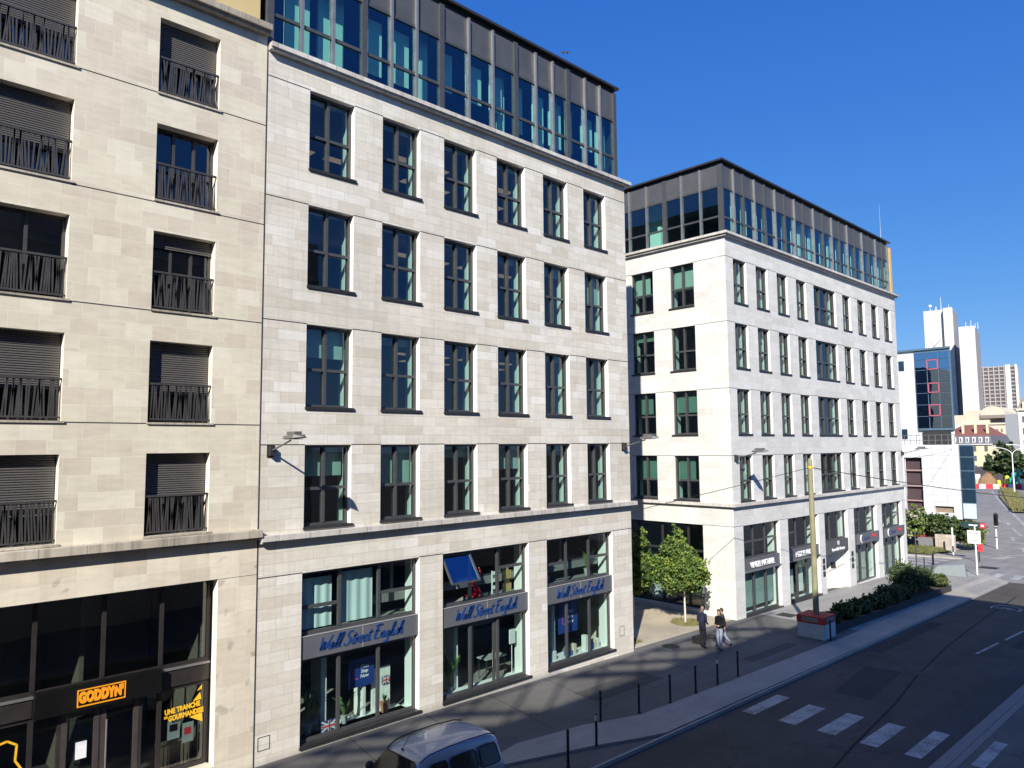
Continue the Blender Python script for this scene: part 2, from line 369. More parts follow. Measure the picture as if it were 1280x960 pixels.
def window(bld,P,u0,u1,z0,z1,dep,mull=(),trans=(),fw=.07,mw=.08,th=.07,mat=None,gm=None,sill=True,flip=False,name='window',label=None,open_pane=None,skip=()):
    """one window: frame mesh with its panes and sill as sub-parts. trans: list of z, or dict bay->list"""
    mat=mat or FR; gm=gm or G_A
    mb=MB(); g=.002
    pbox(mb,P,u0+g,u0+fw,z0+g,z1-g,dep,dep+th); pbox(mb,P,u1-fw,u1-g,z0+g,z1-g,dep,dep+th)
    pbox(mb,P,u0+fw,u1-fw,z1-fw,z1-g,dep,dep+th); pbox(mb,P,u0+fw,u1-fw,z0+g,z0+fw,dep,dep+th)
    edges=[u0+fw]
    for mu in mull:
        pbox(mb,P,mu-mw/2,mu+mw/2,z0+fw,z1-fw,dep-.012,dep+th-.004); edges+=[mu-mw/2,mu+mw/2]
    edges.append(u1-fw)
    bays=[(edges[i],edges[i+1]) for i in range(0,len(edges),2)]
    for bi,(a,b) in enumerate(bays):
        tl=trans[bi] if isinstance(trans,dict) and bi in trans else (() if isinstance(trans,dict) else trans)
        for tz in tl: pbox(mb,P,a,b,tz-mw/2,tz+mw/2,dep+.003,dep+th-.008)
    w=mb.build(name,mat,bld)
    if label: w['label']=label
    pm=MB()
    for bi,(a,b) in enumerate(bays):
        if bi in skip: continue
        dd=dep+th*.55; jj=[random.uniform(-.006,.006) for _ in range(3)]
        q=[P(a,z0+fw,dd+jj[0]),P(b,z0+fw,dd+jj[1]),P(b,z1-fw,dd+jj[1]+jj[2]),P(a,z1-fw,dd+jj[0]+jj[2])]
        if flip: q.reverse()
        pm.quad(*q)
    pm.build('pane',gm,w)
    if sill:
        s=MB(); pbox(s,P,u0-.02,u1+.07,z0-.075,z0-.001,-.05,-.002); pbox(s,P,u0+.003,u1-.003,z0+.001,z0+.008,-.05,dep-.001); 
        s.build('sill',FRD,w)
    return w
def room(bld,P,u0,u1,zlist,d0,depth,name='floor_slab',wall=INT,divs=()):
    mb=MB()
    for z in zlist: pbox(mb,P,u0,u1,z-.32,z-.04,d0,depth,1)
    for z in zlist: pbox(mb,P,u0,u1,z-.04,z,d0,depth,2)
    pquad(mb,P,u0,u1,zlist[0],zlist[-1],depth,0)
    for dv in divs: pbox(mb,P,dv-.06,dv+.06,zlist[0],zlist[-1],d0+.02,depth,0)
    return mb.build(name,[wall,INTC,INTF],bld)

Y0=19.2
PFy=PF(Y0)
# ================================================================== BUILDING A: pale stone office with a script sign
A=thing('office_building','pale limestone office building with glazed top storey and a language school on its ground floor','building',(17.2,Y0+6,gz(17)))
AX0,AX1=9.035,25.42
Acols=[(10.35,11.87),(12.90,14.38),(15.39,16.84),(17.84,19.29),(20.28,21.68),(22.67,24.08)]
Arows=[(-2.22,.085),(1.17,3.55),(4.68,7.06),(8.16,10.52)]
Ashops=[(10.33,14.39),(15.33,19.30),(20.25,24.15)]
ops=[(a,b,c,d) for (a,b) in Acols for (c,d) in Arows]+[(a,b,-8.17,-3.48) for a,b in Ashops]
# the middle shop's door bay reaches the pavement
mb=MB(); wall_face(mb,PFy,AX0,AX1,-8.75,11.3,ops,0,.30,jm=1); mb.build('wall',[S_A,JAMB],A)
mb=MB()
wall_face(mb,PFy,AX0+.3,AX1-.3,-8.6,11.3,[(a-.0,b+.0,c-(.0),d) for a,b,c,d in ops],.385,.78,back=True)
mb.build('inner_wall',LIN,A)
mb=MB()
mb.box(AX1-.30,AX1,Y0+.001,Y0+14,-8.8,11.3,0)                      # right flank
mb.box(AX0,AX1,Y0+13.7,Y0+14,-8.8,11.3,0)
mb.build('flank_wall',S_A,A)
mb=MB()
for z in (.095,3.56,7.07,10.53,-3.47): 
    segs=[AX0]+[e for c in (Acols if z>-3 else Ashops) for e in c]+[AX1]
    for i in range(0,len(segs),2): mb.box(segs[i],segs[i+1],Y0-.004,Y0+.01,z-.012,z+.014); mb.build('wall_joint',DARKJ,A); mb=MB()
mb.box(AX0-.03,AX0+.004,Y0-.005,Y0+.2,-8.6,11.3)
mb.build('wall_joint',DARKJ,A)
mb=MB(); mb.box(AX0-.0,AX1+.2,Y0-.22,Y0,-2.50,-2.34); mb.box(AX0,AX1+.14,Y0-.17,Y0,-2.55,-2.502); mb.build('ledge',S_L,A,bevel=.008)
mb=MB(); mb.box(AX0-.0,AX1+.22,Y0-.24,Y0+.45,11.30,11.44); mb.box(AX0,AX1+.15,Y0-.18,Y0,11.24,11.298); mb.build('cornice',S_L,A,bevel=.008)
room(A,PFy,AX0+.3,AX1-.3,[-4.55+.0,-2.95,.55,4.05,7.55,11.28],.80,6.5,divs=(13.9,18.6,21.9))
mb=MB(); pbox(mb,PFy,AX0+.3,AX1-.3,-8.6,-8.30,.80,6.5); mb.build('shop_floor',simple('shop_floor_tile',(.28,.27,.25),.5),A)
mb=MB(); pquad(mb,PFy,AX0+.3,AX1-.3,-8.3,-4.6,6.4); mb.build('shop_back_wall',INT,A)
# ceiling lamps seen from below
mb=MB()
for fz in (3.22,6.73,10.20,-.22):
    for x in (10.2,11.6,12.9,14.7,16.2,17.6,19.5,20.6,22.6,23.6):
        for d in (1.7,3.4):
            if random.random()<(.75 if fz>3 else .25):
                mb=MB(); pbox(mb,PFy,x,x+.80,fz,fz+.03,d,d+.35); mb.build('ceiling_lamp',LAMPW,A)
k=0
for (a,b) in Acols:
    for (c,d) in Arows:
        k+=1
        w=window(A,PFy,a,b,c,d,.19,mull=[lerp(a,b,.47)],trans=[lerp(c,d,.46)],fw=.075,mw=.085,th=.15)
        t=random.random()
        if t<.5:
            bm=MB(); h=random.choice([.2,.3,.45,.9,1.3]); pbox(bm,PFy,a+.1,b-.1,d-h,d-.05,.42,.44); bm.build('blind',BLINDT,w)
# shop fronts
SIGNG=simple('sign_grey_panel',(.125,.13,.145),.5,.2,.05,2)
SIGNB=simple('sign_blue_letters',(.012,.045,.17),.5,0,.05,2)
JF=simple('pale_flashing',(.5,.5,.49),.5,.3,.05,3)
AWH=[]
for i,(a,b) in enumerate(Ashops):
    m1=[(11.64,13.0),(16.67,17.93),(21.53,22.87)][i]
    tr={0:{0:[-4.48],2:[-4.42]},1:{2:[-4.25]},2:{0:[-4.45],2:[-4.42]}}[i]
    w=window(A,PFy,a,b,-5.24,-3.48,.20,mull=m1,trans=tr,fw=.09,mw=.10,gm=G_S,sill=False,name='shop_window',skip=(0,) if i==1 else ())
    AWH.append(w)
    w2=window(A,PFy,a,b,-8.17,-5.88,.20,mull=m1,trans={},fw=.10,mw=.10,gm=G_S,sill=True,name='shop_window',skip=(1,) if i==1 else ())
    s=MB(); s.box(a+.002,b-.002,Y0+.06,Y0+.27,-5.875,-5.245); s.box(a+.002,b-.002,Y0+.045,Y0+.06,-5.255,-5.235,1); s.box((a+b)/2-.006,(a+b)/2+.006,Y0+.055,Y0+.06,-5.875,-5.256,1)
    sg=s.build('sign_board',[SIGNG,JF],A)
    wd=b-a
    script_text('Wall Street English',.185,SIGNB,sg,(lerp(a,b,.50),Y0+.058,-5.55),width=wd*.72)
# open hopper pane over the second shop
mb=MB(); 
p=[Vector((15.42,Y0+.18,-3.58)),Vector((16.60,Y0+.18,-3.58)),Vector((16.60,Y0-.38,-4.42)),Vector((15.42,Y0-.38,-4.42))]
for a_,b_ in ((0,1),(1,2),(2,3),(3,0)): mb.bar(p[a_],p[b_],.06,.05)
ow=mb.build('open_window',FR,A); ow['label']='top-hung pane tilted open'
mb=MB(); mb.quad(*[p[3],p[2],p[1],p[0]]); mb.build('pane',glass('tilted_glass',(.3,.4,.45),.30,(.5,.75,1.0)),ow)
mb=MB(); mb.tube((16.6,Y0+.2,-4.4),(16.6,Y0-.38,-4.42),.012); mb.build('stay',FIN,ow)
mb=MB(); 
# door of the second shop: leaf frame, glass, handle
mb.box(16.74,16.84,Y0+.26,Y0+.32,-8.5,-5.97); mb.box(17.76,17.86,Y0+.26,Y0+.32,-8.5,-5.97); mb.box(16.84,17.76,Y0+.26,Y0+.32,-6.09,-5.97); mb.box(16.84,17.76,Y0+.26,Y0+.32,-8.5,-8.36)
dr=mb.build('door',FR,A)
mb=MB(); mb.quad((16.84,Y0+.29,-8.36),(17.76,Y0+.29,-8.36),(17.76,Y0+.29,-6.09),(16.84,Y0+.29,-6.09)); mb.build('pane',G_S,dr)
mb=MB(); mb.tube((17.70,Y0+.22,-7.6),(17.70,Y0+.22,-7.0),.016); mb.build('handle',FIN,dr)
mb=MB(); mb.box(24.62,24.98,Y0-.006,Y0,-7.9,-7.52); 
fr=MB()
for (x,z,w_,h_) in ((24.5,-7.75,.30,.38),(9.12,-7.95,.34,.34)):
    fr.box(x,x+w_,Y0-.008,Y0,z,z+.014);fr.box(x,x+w_,Y0-.008,Y0,z+h_,z+h_+.014);fr.box(x,x+.014,Y0-.008,Y0,z+.014,z+h_);fr.box(x+w_-.014,x+w_,Y0-.008,Y0,z+.014,z+h_)
fr.build('service_hatch',DARKJ,A)

# penthouse generator --------------------------------------------------------------
def penthouse(bld,P,u0,u1,zs,zt,zg,zp,zr,thick,thin,flip=False,overu=(0,0),pane_mat=G_AP,tw=.20,deep=.35,label=None):
    mb=MB(); posts=[(t,tw,'T') for t in thick]+[(t,.09,'t') for t in thin]
    posts.sort()
    for (t,w,k) in posts:
        pbox(mb,P,t-w/2,t+w/2,zs,zp,-.03 if k=='T' else -.05,.12,0 if k=='T' else 1)
    ed=[p for p in posts]
    for i in range(len(posts)-1):
        a=posts[i][0]+posts[i][1]/2; b=posts[i+1][0]-posts[i+1][1]/2
        pbox(mb,P,a,b,zt-.05,zt+.05,.012,.10,2); pbox(mb,P,a,b,zg,zg+.10,.012,.10,2); pbox(mb,P,a,b,zs,zs+.06,.014,.10,2)
        pbox(mb,P,a,b,zg+.10,zp,.05,.10,3)
    pn=mb.build('curtain_wall_frame',[FR,FIN,FR,PANEL],bld)
    if label: pn['label']=label
    for i in range(len(posts)-1):
        a=posts[i][0]+posts[i][1]/2; b=posts[i+1][0]-posts[i+1][1]/2
        q=MB(); pquad(q,P,a,b,zs+.06,zt-.05,.06,0,flip); pquad(q,P,a,b,zt+.05,zg,.06,0,flip); q.build('pane',pane_mat,pn)
    return pn
PA=PF(Y0+.16)
thickA=[9.15,12.3,15.42,19.02,22.0,25.06]; thinA=[10.14,11.18,13.33,14.34,16.65,17.82,20.10,21.08,23.06,24.04]
penthouse(A,PA,9.03,25.2,11.445,12.50,14.12,15.42,15.7,thickA,thinA)
mb=MB(); mb.box(9.0,25.20,Y0+.26,Y0+13.9,15.423,15.60); mb.box(9.0,25.27,Y0+.04,Y0+13.95,15.602,15.70); 
mb.box(25.16,25.20,Y0+.30,Y0+13.8,11.45,15.42); mb.box(9.03,25.16,Y0+13.7,Y0+13.8,11.45,15.42)
mb.build('roof',FRD,A)
mb=MB()
mb.box(9.1,25.1,Y0+6,Y0+6.1,11.46,15.4,0); mb.box(9.1,25.1,Y0+.5,Y0+6,15.0,15.06,1)
for x,w_ in ((9.9,.8),(11.0,.9),(14.9,.35),(18.6,.35),(21.7,.3),(24.8,.3)): mb.box(x,x+w_,Y0+.75,Y0+.85,11.46,15.0,2)
for x in (12.5,13.5,15.7,16.8,17.95,19.25,20.25,21.2,22.2,23.2,24.15): mb.box(x+.10,x+random.choice([.55,.75,.85]),Y0+.62,Y0+.65,random.choice([11.5,12.15,12.15,12.6]),14.0,2)
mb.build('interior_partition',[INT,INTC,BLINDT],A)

# ================================================================== BUILDING B: white stone corner office
B=thing('corner_office_building','white limestone corner office building with dark glazed top storey beyond the small trees','building',(45.9,Y0+6,gz(46)))
BX0,BX1=33.8,57.95
PBs=PS(BX0)
Bcols=[(34.57,35.93),(36.98,38.30),(39.40,40.70),(41.80,43.10),(44.15,47.36),(48.42,49.70),(50.88,52.10),(53.28,54.50),(55.60,56.92)]
Brows=[(-2.88,-.565),(.54,2.86),(3.96,6.29),(7.37,9.68)]
Bshops=[(34.72,38.62),(39.60,43.50),(44.30,47.68),(48.67,52.45),(53.40,57.22)]
zb=-9.35
ops=[(a,b,c,d) for (a,b) in Bcols for (c,d) in Brows]
sh=[(34.72,38.62,-8.66,-4.11),(39.60,43.50,-8.70,-4.11),(44.30,47.68,-9.3,-4.11),(48.67,52.45,-8.9,-4.11),(53.40,57.22,-8.98,-4.11)]
mb=MB(); wall_face(mb,PFy,BX0,BX1,zb,10.80,ops+sh,0,.28,jm=1)
Bside=[(21.08,22.60),(23.68,25.18),(26.3,27.8),(28.9,30.4)]
sops=[(a,b,c,d) for (a,b) in Bside for (c,d) in Brows]+[(20.96,26.8,-8.42,-4.11)]
wall_face(mb,PBs,Y0,Y0+14,zb,10.80,sops,0,.28,flip=True,jm=1)
mb.build('wall',[S_B,JAMB],B)
mb=MB(); wall_face(mb,PFy,BX0+.3,BX1-.3,zb,10.8,ops+sh,.365,.74,back=True); wall_face(mb,PBs,Y0+.76,Y0+13.7,zb,10.8,sops,.365,.74,back=True); mb.build('inner_wall',LIN,B)
mb=MB(); mb.box(BX1-.3,BX1,Y0+.001,Y0+14,zb,10.8); mb.box(BX0+.3,BX1,Y0+13.7,Y0+14,zb,10.8); mb.build('flank_wall',S_B,B)
mb=MB()
for z in (9.69,6.30,2.87,-.555,-4.10):
    cols=Bcols if z>-3 else Bshops
    segs=[BX0]+[e for c in cols for e in c]+[BX1]
    for i in range(0,len(segs),2): mb.box(segs[i],segs[i+1],Y0-.004,Y0+.01,z-.010,z+.012); mb.build('wall_joint',DARKJ,B); mb=MB()
    cols=Bside if z>-3 else [(20.96,26.8)]
    segs=[Y0]+[e for c in cols for e in c]+[Y0+14]
    for i in range(0,len(segs),2): mb.box(BX0-.004,BX0+.01,segs[i],segs[i+1],z-.010,z+.012); mb.build('wall_joint',DARKJ,B); mb=MB()
mb=MB(); mb.box(BX0-.18,BX1+.18,Y0-.18,Y0,-3.12,-2.96); mb.box(BX0-.18,BX0,Y0,Y0+14,-3.12,-2.96); mb.build('ledge',S_L,B,bevel=.008)
mb=MB(); mb.box(BX0-.26,BX1+.26,Y0-.26,Y0+.4,10.80,10.93); mb.box(BX0-.26,BX0+.4,Y0+.4,Y0+14,10.80,10.93); mb.box(BX0-.16,BX1+.16,Y0-.16,Y0,10.70,10.797); mb.box(BX0-.16,BX0,Y0,Y0+14,10.70,10.797); mb.build('cornice',S_L,B,bevel=.008)
room(B,PFy,BX0+.76,BX1-.3,[-4.0,-3.35,.10,3.50,6.95,10.75],.78,8.0,divs=(38.9,43.6,47.9,52.8))
mb=MB(); pbox(mb,PFy,BX0+.76,BX1-.3,zb,-8.95,.78,8.0,0); pquad(mb,PFy,BX0+.76,BX1-.3,-8.9,-4.0,7.9,1); mb.build('shop_floor',[MATS['shop_floor_tile'],INT],B)
random.seed(5)
for ci,(a,b) in enumerate(Bcols):
    for (c,d) in Brows:
        wide=b-a>2
        w=window(B,PFy,a,b,c,d,.13,th=.18,mull=[lerp(a,b,.34),lerp(a,b,.67)] if wide else [lerp(a,b,.38)],trans=[lerp(c,d,.44)],fw=.09,mw=.09)
        if random.random()<.45:
            bm=MB(); h=random.choice([.35,.7,2.1]); x0=a+.09; pbox(bm,PFy,x0,b-.09,d-h,d-.05,.40,.42); bm.build('blind',BLINDT,w)
for ci,(a,b) in enumerate(Bside[:3]):
    for ri,(c,d) in enumerate(Brows):
        w=window(B,PBs,a,b,c,d,.13,th=.18,mull=[lerp(a,b,.5)],trans=[lerp(c,d,.44)],fw=.09,mw=.09,flip=True)
        if (ci,ri) in ((0,0),(1,0),(0,1),(1,1),(0,3),(1,3),(1,2)) :
            bm=MB(); h=[1.45,1.15,.5,1.35][ri]; pbox(bm,PBs,a+(.09 if (ci+ri)%2 else .45),b-.09,d-h,d-.05,.40,.42); bm.build('blind',BLINDT if ri==3 else BLINDG,w)
# ground storey of the flank: large dark glazing
window(B,PBs,20.96,26.8,-8.42,-4.11,.25,mull=[22.0,23.62,25.2],trans=[-5.5],fw=.10,mw=.12,gm=G_CS,sill=False,flip=True,name='lobby_window',mat=FRD)
mb=MB()
mb.box(BX0+.95,BX0+1.0,23.8,24.9,-8.4,-6.4,0); mb.box(BX0+.95,BX0+1.0,21.1,21.7,-8.4,-7.0,0); mb.box(BX0+1.0,BX0+1.05,22.6,23.4,-6.1,-5.5,0)
mb.build('window_film',BLINDW,B)
# shops on the street side of B
WHT=simple('white_letters',(.80,.80,.80),.5,0,.03,2)
ENTG=simple('entrance_grey_panel',(.10,.10,.105),.5,.2,.06,2)
REDL=simple('red_letters',(.62,.04,.06),.5,0,.05,2); NAVY=simple('navy_letters',(.03,.05,.16),.5,0,.05,2)
GREYP=simple('beige_grey_curtain',(.33,.31,.28),.85,0,.1,4)
for i,(a,b,c,d) in enumerate(sh):
    if i==2: continue
    m1=[lerp(a,b,.335),lerp(a,b,.66)]
    trn={0:{0:[-5.0],1:[-5.0],2:[-4.95]},1:{0:[-4.95],2:[-4.95]},3:{0:[-4.95],2:[-4.95]},4:{0:[-4.9],2:[-4.9]}}[i]
    window(B,PFy,a,b,-5.85,-4.11,.20,mull=m1,trans=trn,fw=.10,mw=.10,gm=G_S,sill=False,name='shop_window')
    w=window(B,PFy,a,b,c,-6.47,.20,mull=m1,trans={},fw=.10,mw=.16 if i<2 else .1,gm=G_S,sill=(i<2),name='shop_window')
    s=MB(); s.box(a+.002,b-.002,Y0+.05,Y0+.27,-6.465,-5.855,0); s.box(a+.002,b-.002,Y0+.035,Y0+.05,-5.875,-5.86,1)
    if i<2: s.box(a+.002,b-.002,Y0-.02,Y0+.05,-6.50,-6.42,1)
    if i>2: s.box(lerp(a,b,.12),b-.01,Y0-.12,Y0+.05,-6.42,-5.80,0)
    sg=s.build('sign_board',[SIGNG,FIN],B)
    if i==0: text('VINGEL NATUREL',.40,WHT,sg,(lerp(a,b,.5),Y0+.02,-6.18),ext=.02,bold=.008,sx=.80)
    if i==1: text('MEDITEL PRO',.40,WHT,sg,(lerp(a,b,.47),Y0+.02,-6.18),ext=.02,bold=.008,sx=.80)
    if i>2:
        text('Centre',.34,NAVY,sg,(lerp(a,b,.42),Y0-.13,-6.10),ext=.008,bold=.006)
        text('Auto',.34,REDL,sg,(lerp(a,b,.76),Y0-.13,-6.02),ext=.008,bold=.006)
        lg=MB(); ca=lerp(a,b,.17)
        for t in range(10):
            t0=-1.9+t*.38; lg.bar((ca+.10+.16*math.cos(t0+1.57+1.57),Y0-.13,-6.10+.24*math.sin(t0+3.14)),(ca+.10+.16*math.cos(t0+.38+3.14),Y0-.13,-6.10+.24*math.sin(t0+.38+3.14)),.05,.07,up=(0,1,0))
        lg.build('logo',WHT,sg)
    if i in (0,1,3,4):
        cu=MB(); 
        if i==0:
            cu.box(a+.15,b-.12,Y0+.42,Y0+.44,c+.3,-6.6)
            cu.build('blind',simple('sage_roller_blind',(.30,.38,.36),.9),w)
        elif i==1:
            for x in (.12,.42,.74): cu.box(lerp(a,b,x),lerp(a,b,x+.13),Y0+.85,Y0+.88,c+.15,-7.2)
            cu.build('display_panel',LIN,w)
        else:
            n=40
            for q in range(n):
                x0=lerp(a+.1,b-.7,q/n); x1=lerp(a+.1,b-.7,(q+1)/n); yy=Y0+.45+(q%2)*.05; y2=Y0+.45+((q+1)%2)*.05
                cu.quad((x0,yy,c+.05),(x1,y2,c+.05),(x1,y2,-6.55),(x0,yy,-6.55))
            cu.build('curtain',GREYP,w)
# recessed angled entrance of B
a,b=44.30,47.68
window(B,PFy,a,b,-5.85,-4.11,.20,mull=[lerp(a,b,.33),lerp(a,b,.66)],trans={},fw=.10,mw=.10,gm=G_S,sill=False,name='shop_window')
s=MB(); s.box(a+.002,b-.002,Y0+.02,Y0+.27,-6.62,-5.855,0)
sg=s.build('entrance_sign',ENTG,B)
text('12',.34,WHT,sg,(lerp(a,b,.55),Y0+.012,-6.05),ext=.01); text('Immeuble Bronze',.26,WHT,sg,(lerp(a,b,.55),Y0+.012,-6.40),ext=.01,bold=.006)
mb=MB()
mb.add([(b,Y0+.28,-9.3),(b,Y0+.28,-6.62),(45.5,Y0+1.9,-6.62),(45.5,Y0+1.9,-9.3)],[(0,1,2,3)])
mb.box(45.45,45.52,Y0+1.9,Y0+2.3,-9.3,-6.62)
mb.build('entrance_wall',S_B,B)
mb=MB(); mb.box(a,b,Y0+.28,Y0+2.6,-6.62,-6.58); mb.build('entrance_soffit',ENTG,B)
mb=MB(); mb.box(a+.02,a+.12,Y0+1.7,Y0+1.8,-9.0,-6.7); mb.box(44.95,45.05,Y0+1.7,Y0+1.8,-9.0,-6.7); mb.box(a+.12,44.95,Y0+1.7,Y0+1.8,-6.85,-6.7); mb.box(a+.12,44.95,Y0+1.7,Y0+1.8,-9.0,-8.8)
dr=mb.build('entrance_door',FIN,B)
mb=MB(); mb.quad((a+.12,Y0+1.75,-8.8),(44.95,Y0+1.75,-8.8),(44.95,Y0+1.75,-6.85),(a+.12,Y0+1.75,-6.85)); mb.build('pane',G_S,dr)
mb=MB(); mb.tube((44.85,Y0+1.62,-8.2),(44.85,Y0+1.62,-7.5),.02); mb.build('handle',FIN,dr)
mb=MB()
for x in (43.82,48.02):
    for z in (-7.05,-7.42,-7.8): m_=MB(); m_.box(x,x+.30,Y0-.02,Y0,z,z+.30); m_.build('name_plate',FRD,B)
for t in (.25,.45):
    px_=lerp(b,45.5,t); py_=lerp(Y0+.28,Y0+1.9,t); 
    dx,dy=(45.5-b),(1.62); L=math.hypot(dx,dy); dx/=L;dy/=L
    mb.add([(px_,py_-.01,-7.75),(px_+dx*.3,py_+dy*.3-.01,-7.75),(px_+dx*.3,py_+dy*.3-.01,-7.4),(px_,py_-.01,-7.4),(px_+.02*dy,py_-.04,-7.75),(px_+dx*.3+.02*dy,py_+dy*.3-.04,-7.75),(px_+dx*.3+.02*dy,py_+dy*.3-.04,-7.4),(px_+.02*dy,py_-.04,-7.4)],[(0,1,2,3),(4,7,6,5),(0,4,5,1),(1,5,6,2),(2,6,7,3),(3,7,4,0)])
mb.build('house_number_plates',FRD,B)
# B penthouse
thickB=[33.98,36.15,38.55,40.95,43.4,46.2,48.7,51.2,53.7,56.24]; thinB=[35.1,37.35,39.75,42.2,44.8,47.5,49.96,52.5,54.98,57.3]
PB=PF(Y0+.12)
G_AP2=glass('solar_glass_bright',(.62,.85,.80),.11,(.6,.82,1.0))
penthouse(B,PB,33.9,57.6,10.935,11.82,13.36,14.60,14.87,thickB,thinB,tw=.12,pane_mat=G_AP2)
PBS=PS(BX0+.12)
penthouse(B,PBS,Y0,Y0+12,10.935,11.86,13.42,14.60,14.87,[Y0+.24,22.92-.03,26.5,30],[20.62,21.78,24.08,25.28,27.6,28.8],flip=True,tw=.24,pane_mat=G_AP2)
mb=MB(); mb.box(34.04,57.6,Y0+.24,Y0+13.8,14.603,14.78); mb.box(33.80,57.72,Y0+.0,Y0+13.9,14.782,14.88)
mb.build('roof',FRD,B)
mb=MB(); mb.box(57.62,57.90,Y0+.05,Y0+.35,10.94,14.45); mb.box(57.45,57.6,Y0+.35,Y0+13.8,10.94,14.6)
mb.build('yellow_end_panel',simple('ochre_render',(.50,.36,.15),.85,0,.06,2),B)
mb=MB(); mb.box(BX0+6,BX1-.5,Y0+6,Y0+6.1,10.95,14.5,0); mb.box(BX0+.3,BX1-.5,Y0+.5,Y0+13,14.35,14.4,1); mb.box(BX0+7.0,BX0+7.1,Y0+6.1,Y0+13.5,10.95,14.5,0)
for x,w_ in ((35.55,.5),(36.6,.6),(37.9,.5),(39.0,.55),(40.3,.5),(41.4,.6),(42.6,.6),(43.5,1.1),(44.9,1.0),(46.6,.7),(47.7,.8),(49.1,.7),(50.4,.5),(51.6,.6),(53.0,.4),(54.2,.6),(55.4,.6),(56.5,.6)): mb.box(x,x+w_,Y0+.55,Y0+.60,10.96,14.3,2)
for x in (46.0,48.4,50.2): mb.box(x,x+.12,Y0+.6,Y0+4,13.2,13.4,2)
mb.box(BX0+1.6,BX0+1.7,24.1,25.2,10.96,14.3,2); mb.box(BX0+1.2,BX0+1.9,23.9,24.1,10.96,12.5,2)
mb.build('interior_partition',[INT,INTC,BLINDT],B)
mb=MB(); mb.tube((57.3,Y0+.5,14.8),(57.3,Y0+.5,16.0),.02,.012); mb.tube((57.3,Y0+.5,16.0),(57.3,Y0+.5,17.8),.010,.005); mb.build('antenna',JF,B)

# ================================================================== BUILDING C: beige apartments with a snack bar
C=thing('apartment_building','beige stone apartment building with dark roller shutters and railings above a fast-food shop','building',(0,Y0+6,gz(0)))
CX0,CX1=-14.0,9.0
Ccols=[(1.90,4.28),(6.13,7.68),(-2.6,-.4),(-7.2,-5.0)]
Crows=[(-2.10,-.10),(.66,2.68),(3.47,5.45),(6.26,8.23),(9.05,11.03)]
cshop=(-3.0,7.97,-7.98,-3.34)
ops=[(a,b,c,d) for (a,b) in Ccols for (c,d) in Crows]
mb=MB(); wall_face(mb,PFy,CX0,CX1,-8.8,11.7,ops+[cshop],0,.30,zm=([-2.3],lambda z:1 if z<-2.3 else 0),jm=2); mb.build('wall',[S_C,S_CB,simple('sun_bright_cream_jamb',(.80,.74,.62),.8,0,.05,3)],C)  # jamb tone lightened to carry the sun falling on the reveals
mb=MB(); mb.box(CX0,CX1-.02,Y0+.32,Y0+.36,-2.4,-2.36); mb.box(CX0,CX0+.2,Y0,Y0+14,-8.8,16.5); mb.box(CX0,CX1,Y0+13.9,Y0+14,-8.8,16.5); mb.build('flank_wall',S_C,C)
mb=MB()
for z in (9.03,6.19,3.43,.63): 
    segs=[CX0]+sorted([e for c in Ccols for e in c])+[CX1]
    for i in range(0,len(segs),2): mb.box(segs[i],segs[i+1],Y0-.004,Y0+.01,z-.012,z+.012); mb.build('wall_joint',DARKJ,C); mb=MB()
mb.box(7.97,CX1,Y0-.003,Y0+.01,-3.355,-3.345)
mb.build('wall_joint',DARKJ,C)
mb=MB(); mb.box(CX0,CX1+.04,Y0-.26,Y0,-2.36,-2.16); mb.box(CX0,CX1+.02,Y0-.18,Y0,-2.42,-2.362); mb.build('ledge',S_LC,C,bevel=.01)
mb=MB(); mb.box(CX0,CX1+.02,Y0-.30,Y0+.7,11.70,11.88); mb.box(CX0,CX1+.01,Y0-.2,Y0,11.62,11.698); mb.build('cornice',S_LC,C,bevel=.01)
OCH=simple('pale_ochre_render',(.52,.41,.20),.9,0,.05,.7)
mb=MB(); mb.box(7.15,8.93,Y0+.35,Y0+.6,11.88,16.4); mb.box(CX0,7.15,Y0+2.2,Y0+2.4,11.88,16.4); mb.box(7.15,7.3,Y0+.6,Y0+2.2,11.88,16.4); mb.box(CX0,8.95,Y0+.4,Y0+13.9,16.4,16.6); mb.build('attic_wall',OCH,C)
# interior blackout and floors
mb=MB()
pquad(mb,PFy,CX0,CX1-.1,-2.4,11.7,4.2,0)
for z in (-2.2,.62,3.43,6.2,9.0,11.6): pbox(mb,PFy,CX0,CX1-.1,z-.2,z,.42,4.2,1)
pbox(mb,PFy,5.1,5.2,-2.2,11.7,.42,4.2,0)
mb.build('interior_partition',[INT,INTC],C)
def shutter_mat():
    m,nt,out=newmat('roller_shutter_slats')
    pos=N(nt,'ShaderNodeNewGeometry').outputs['Position']; s=N(nt,'ShaderNodeSeparateXYZ',inp={0:pos})
    f=M(nt,'FRACT',M(nt,'DIVIDE',M(nt,'ADD',s.outputs[2],50),.055))
    h=M(nt,'SINE',M(nt,'MULTIPLY',f,math.pi))
    b=N(nt,'ShaderNodeBsdfPrincipled'); b.inputs['Roughness'].default_value=.45; b.inputs['Metallic'].default_value=.3
    nt.links.new(ramp(nt,f,[(.0,(.012,.012,.012)),(.14,(.105,.098,.092)),(1,(.12,.112,.105))]),b.inputs['Base Color'])
    bp=N(nt,'ShaderNodeBump',inp={'Height':h,'Strength':1.0,'Distance':.02}); nt.links.new(bp.outputs[0],b.inputs['Normal'])
    nt.links.new(b.outputs[0],out.inputs[0]); return m
SHUT=shutter_mat()
RAILM=simple('railing_grey_metal',(.075,.072,.070),.5,.4,.1,3)
random.seed(12)
shut_amt={(0,4):.62,(0,3):.62,(0,2):0,(0,1):.62,(0,0):.66,(1,4):.52,(1,3):0,(1,2):.16,(1,1):.62,(1,0):.50}
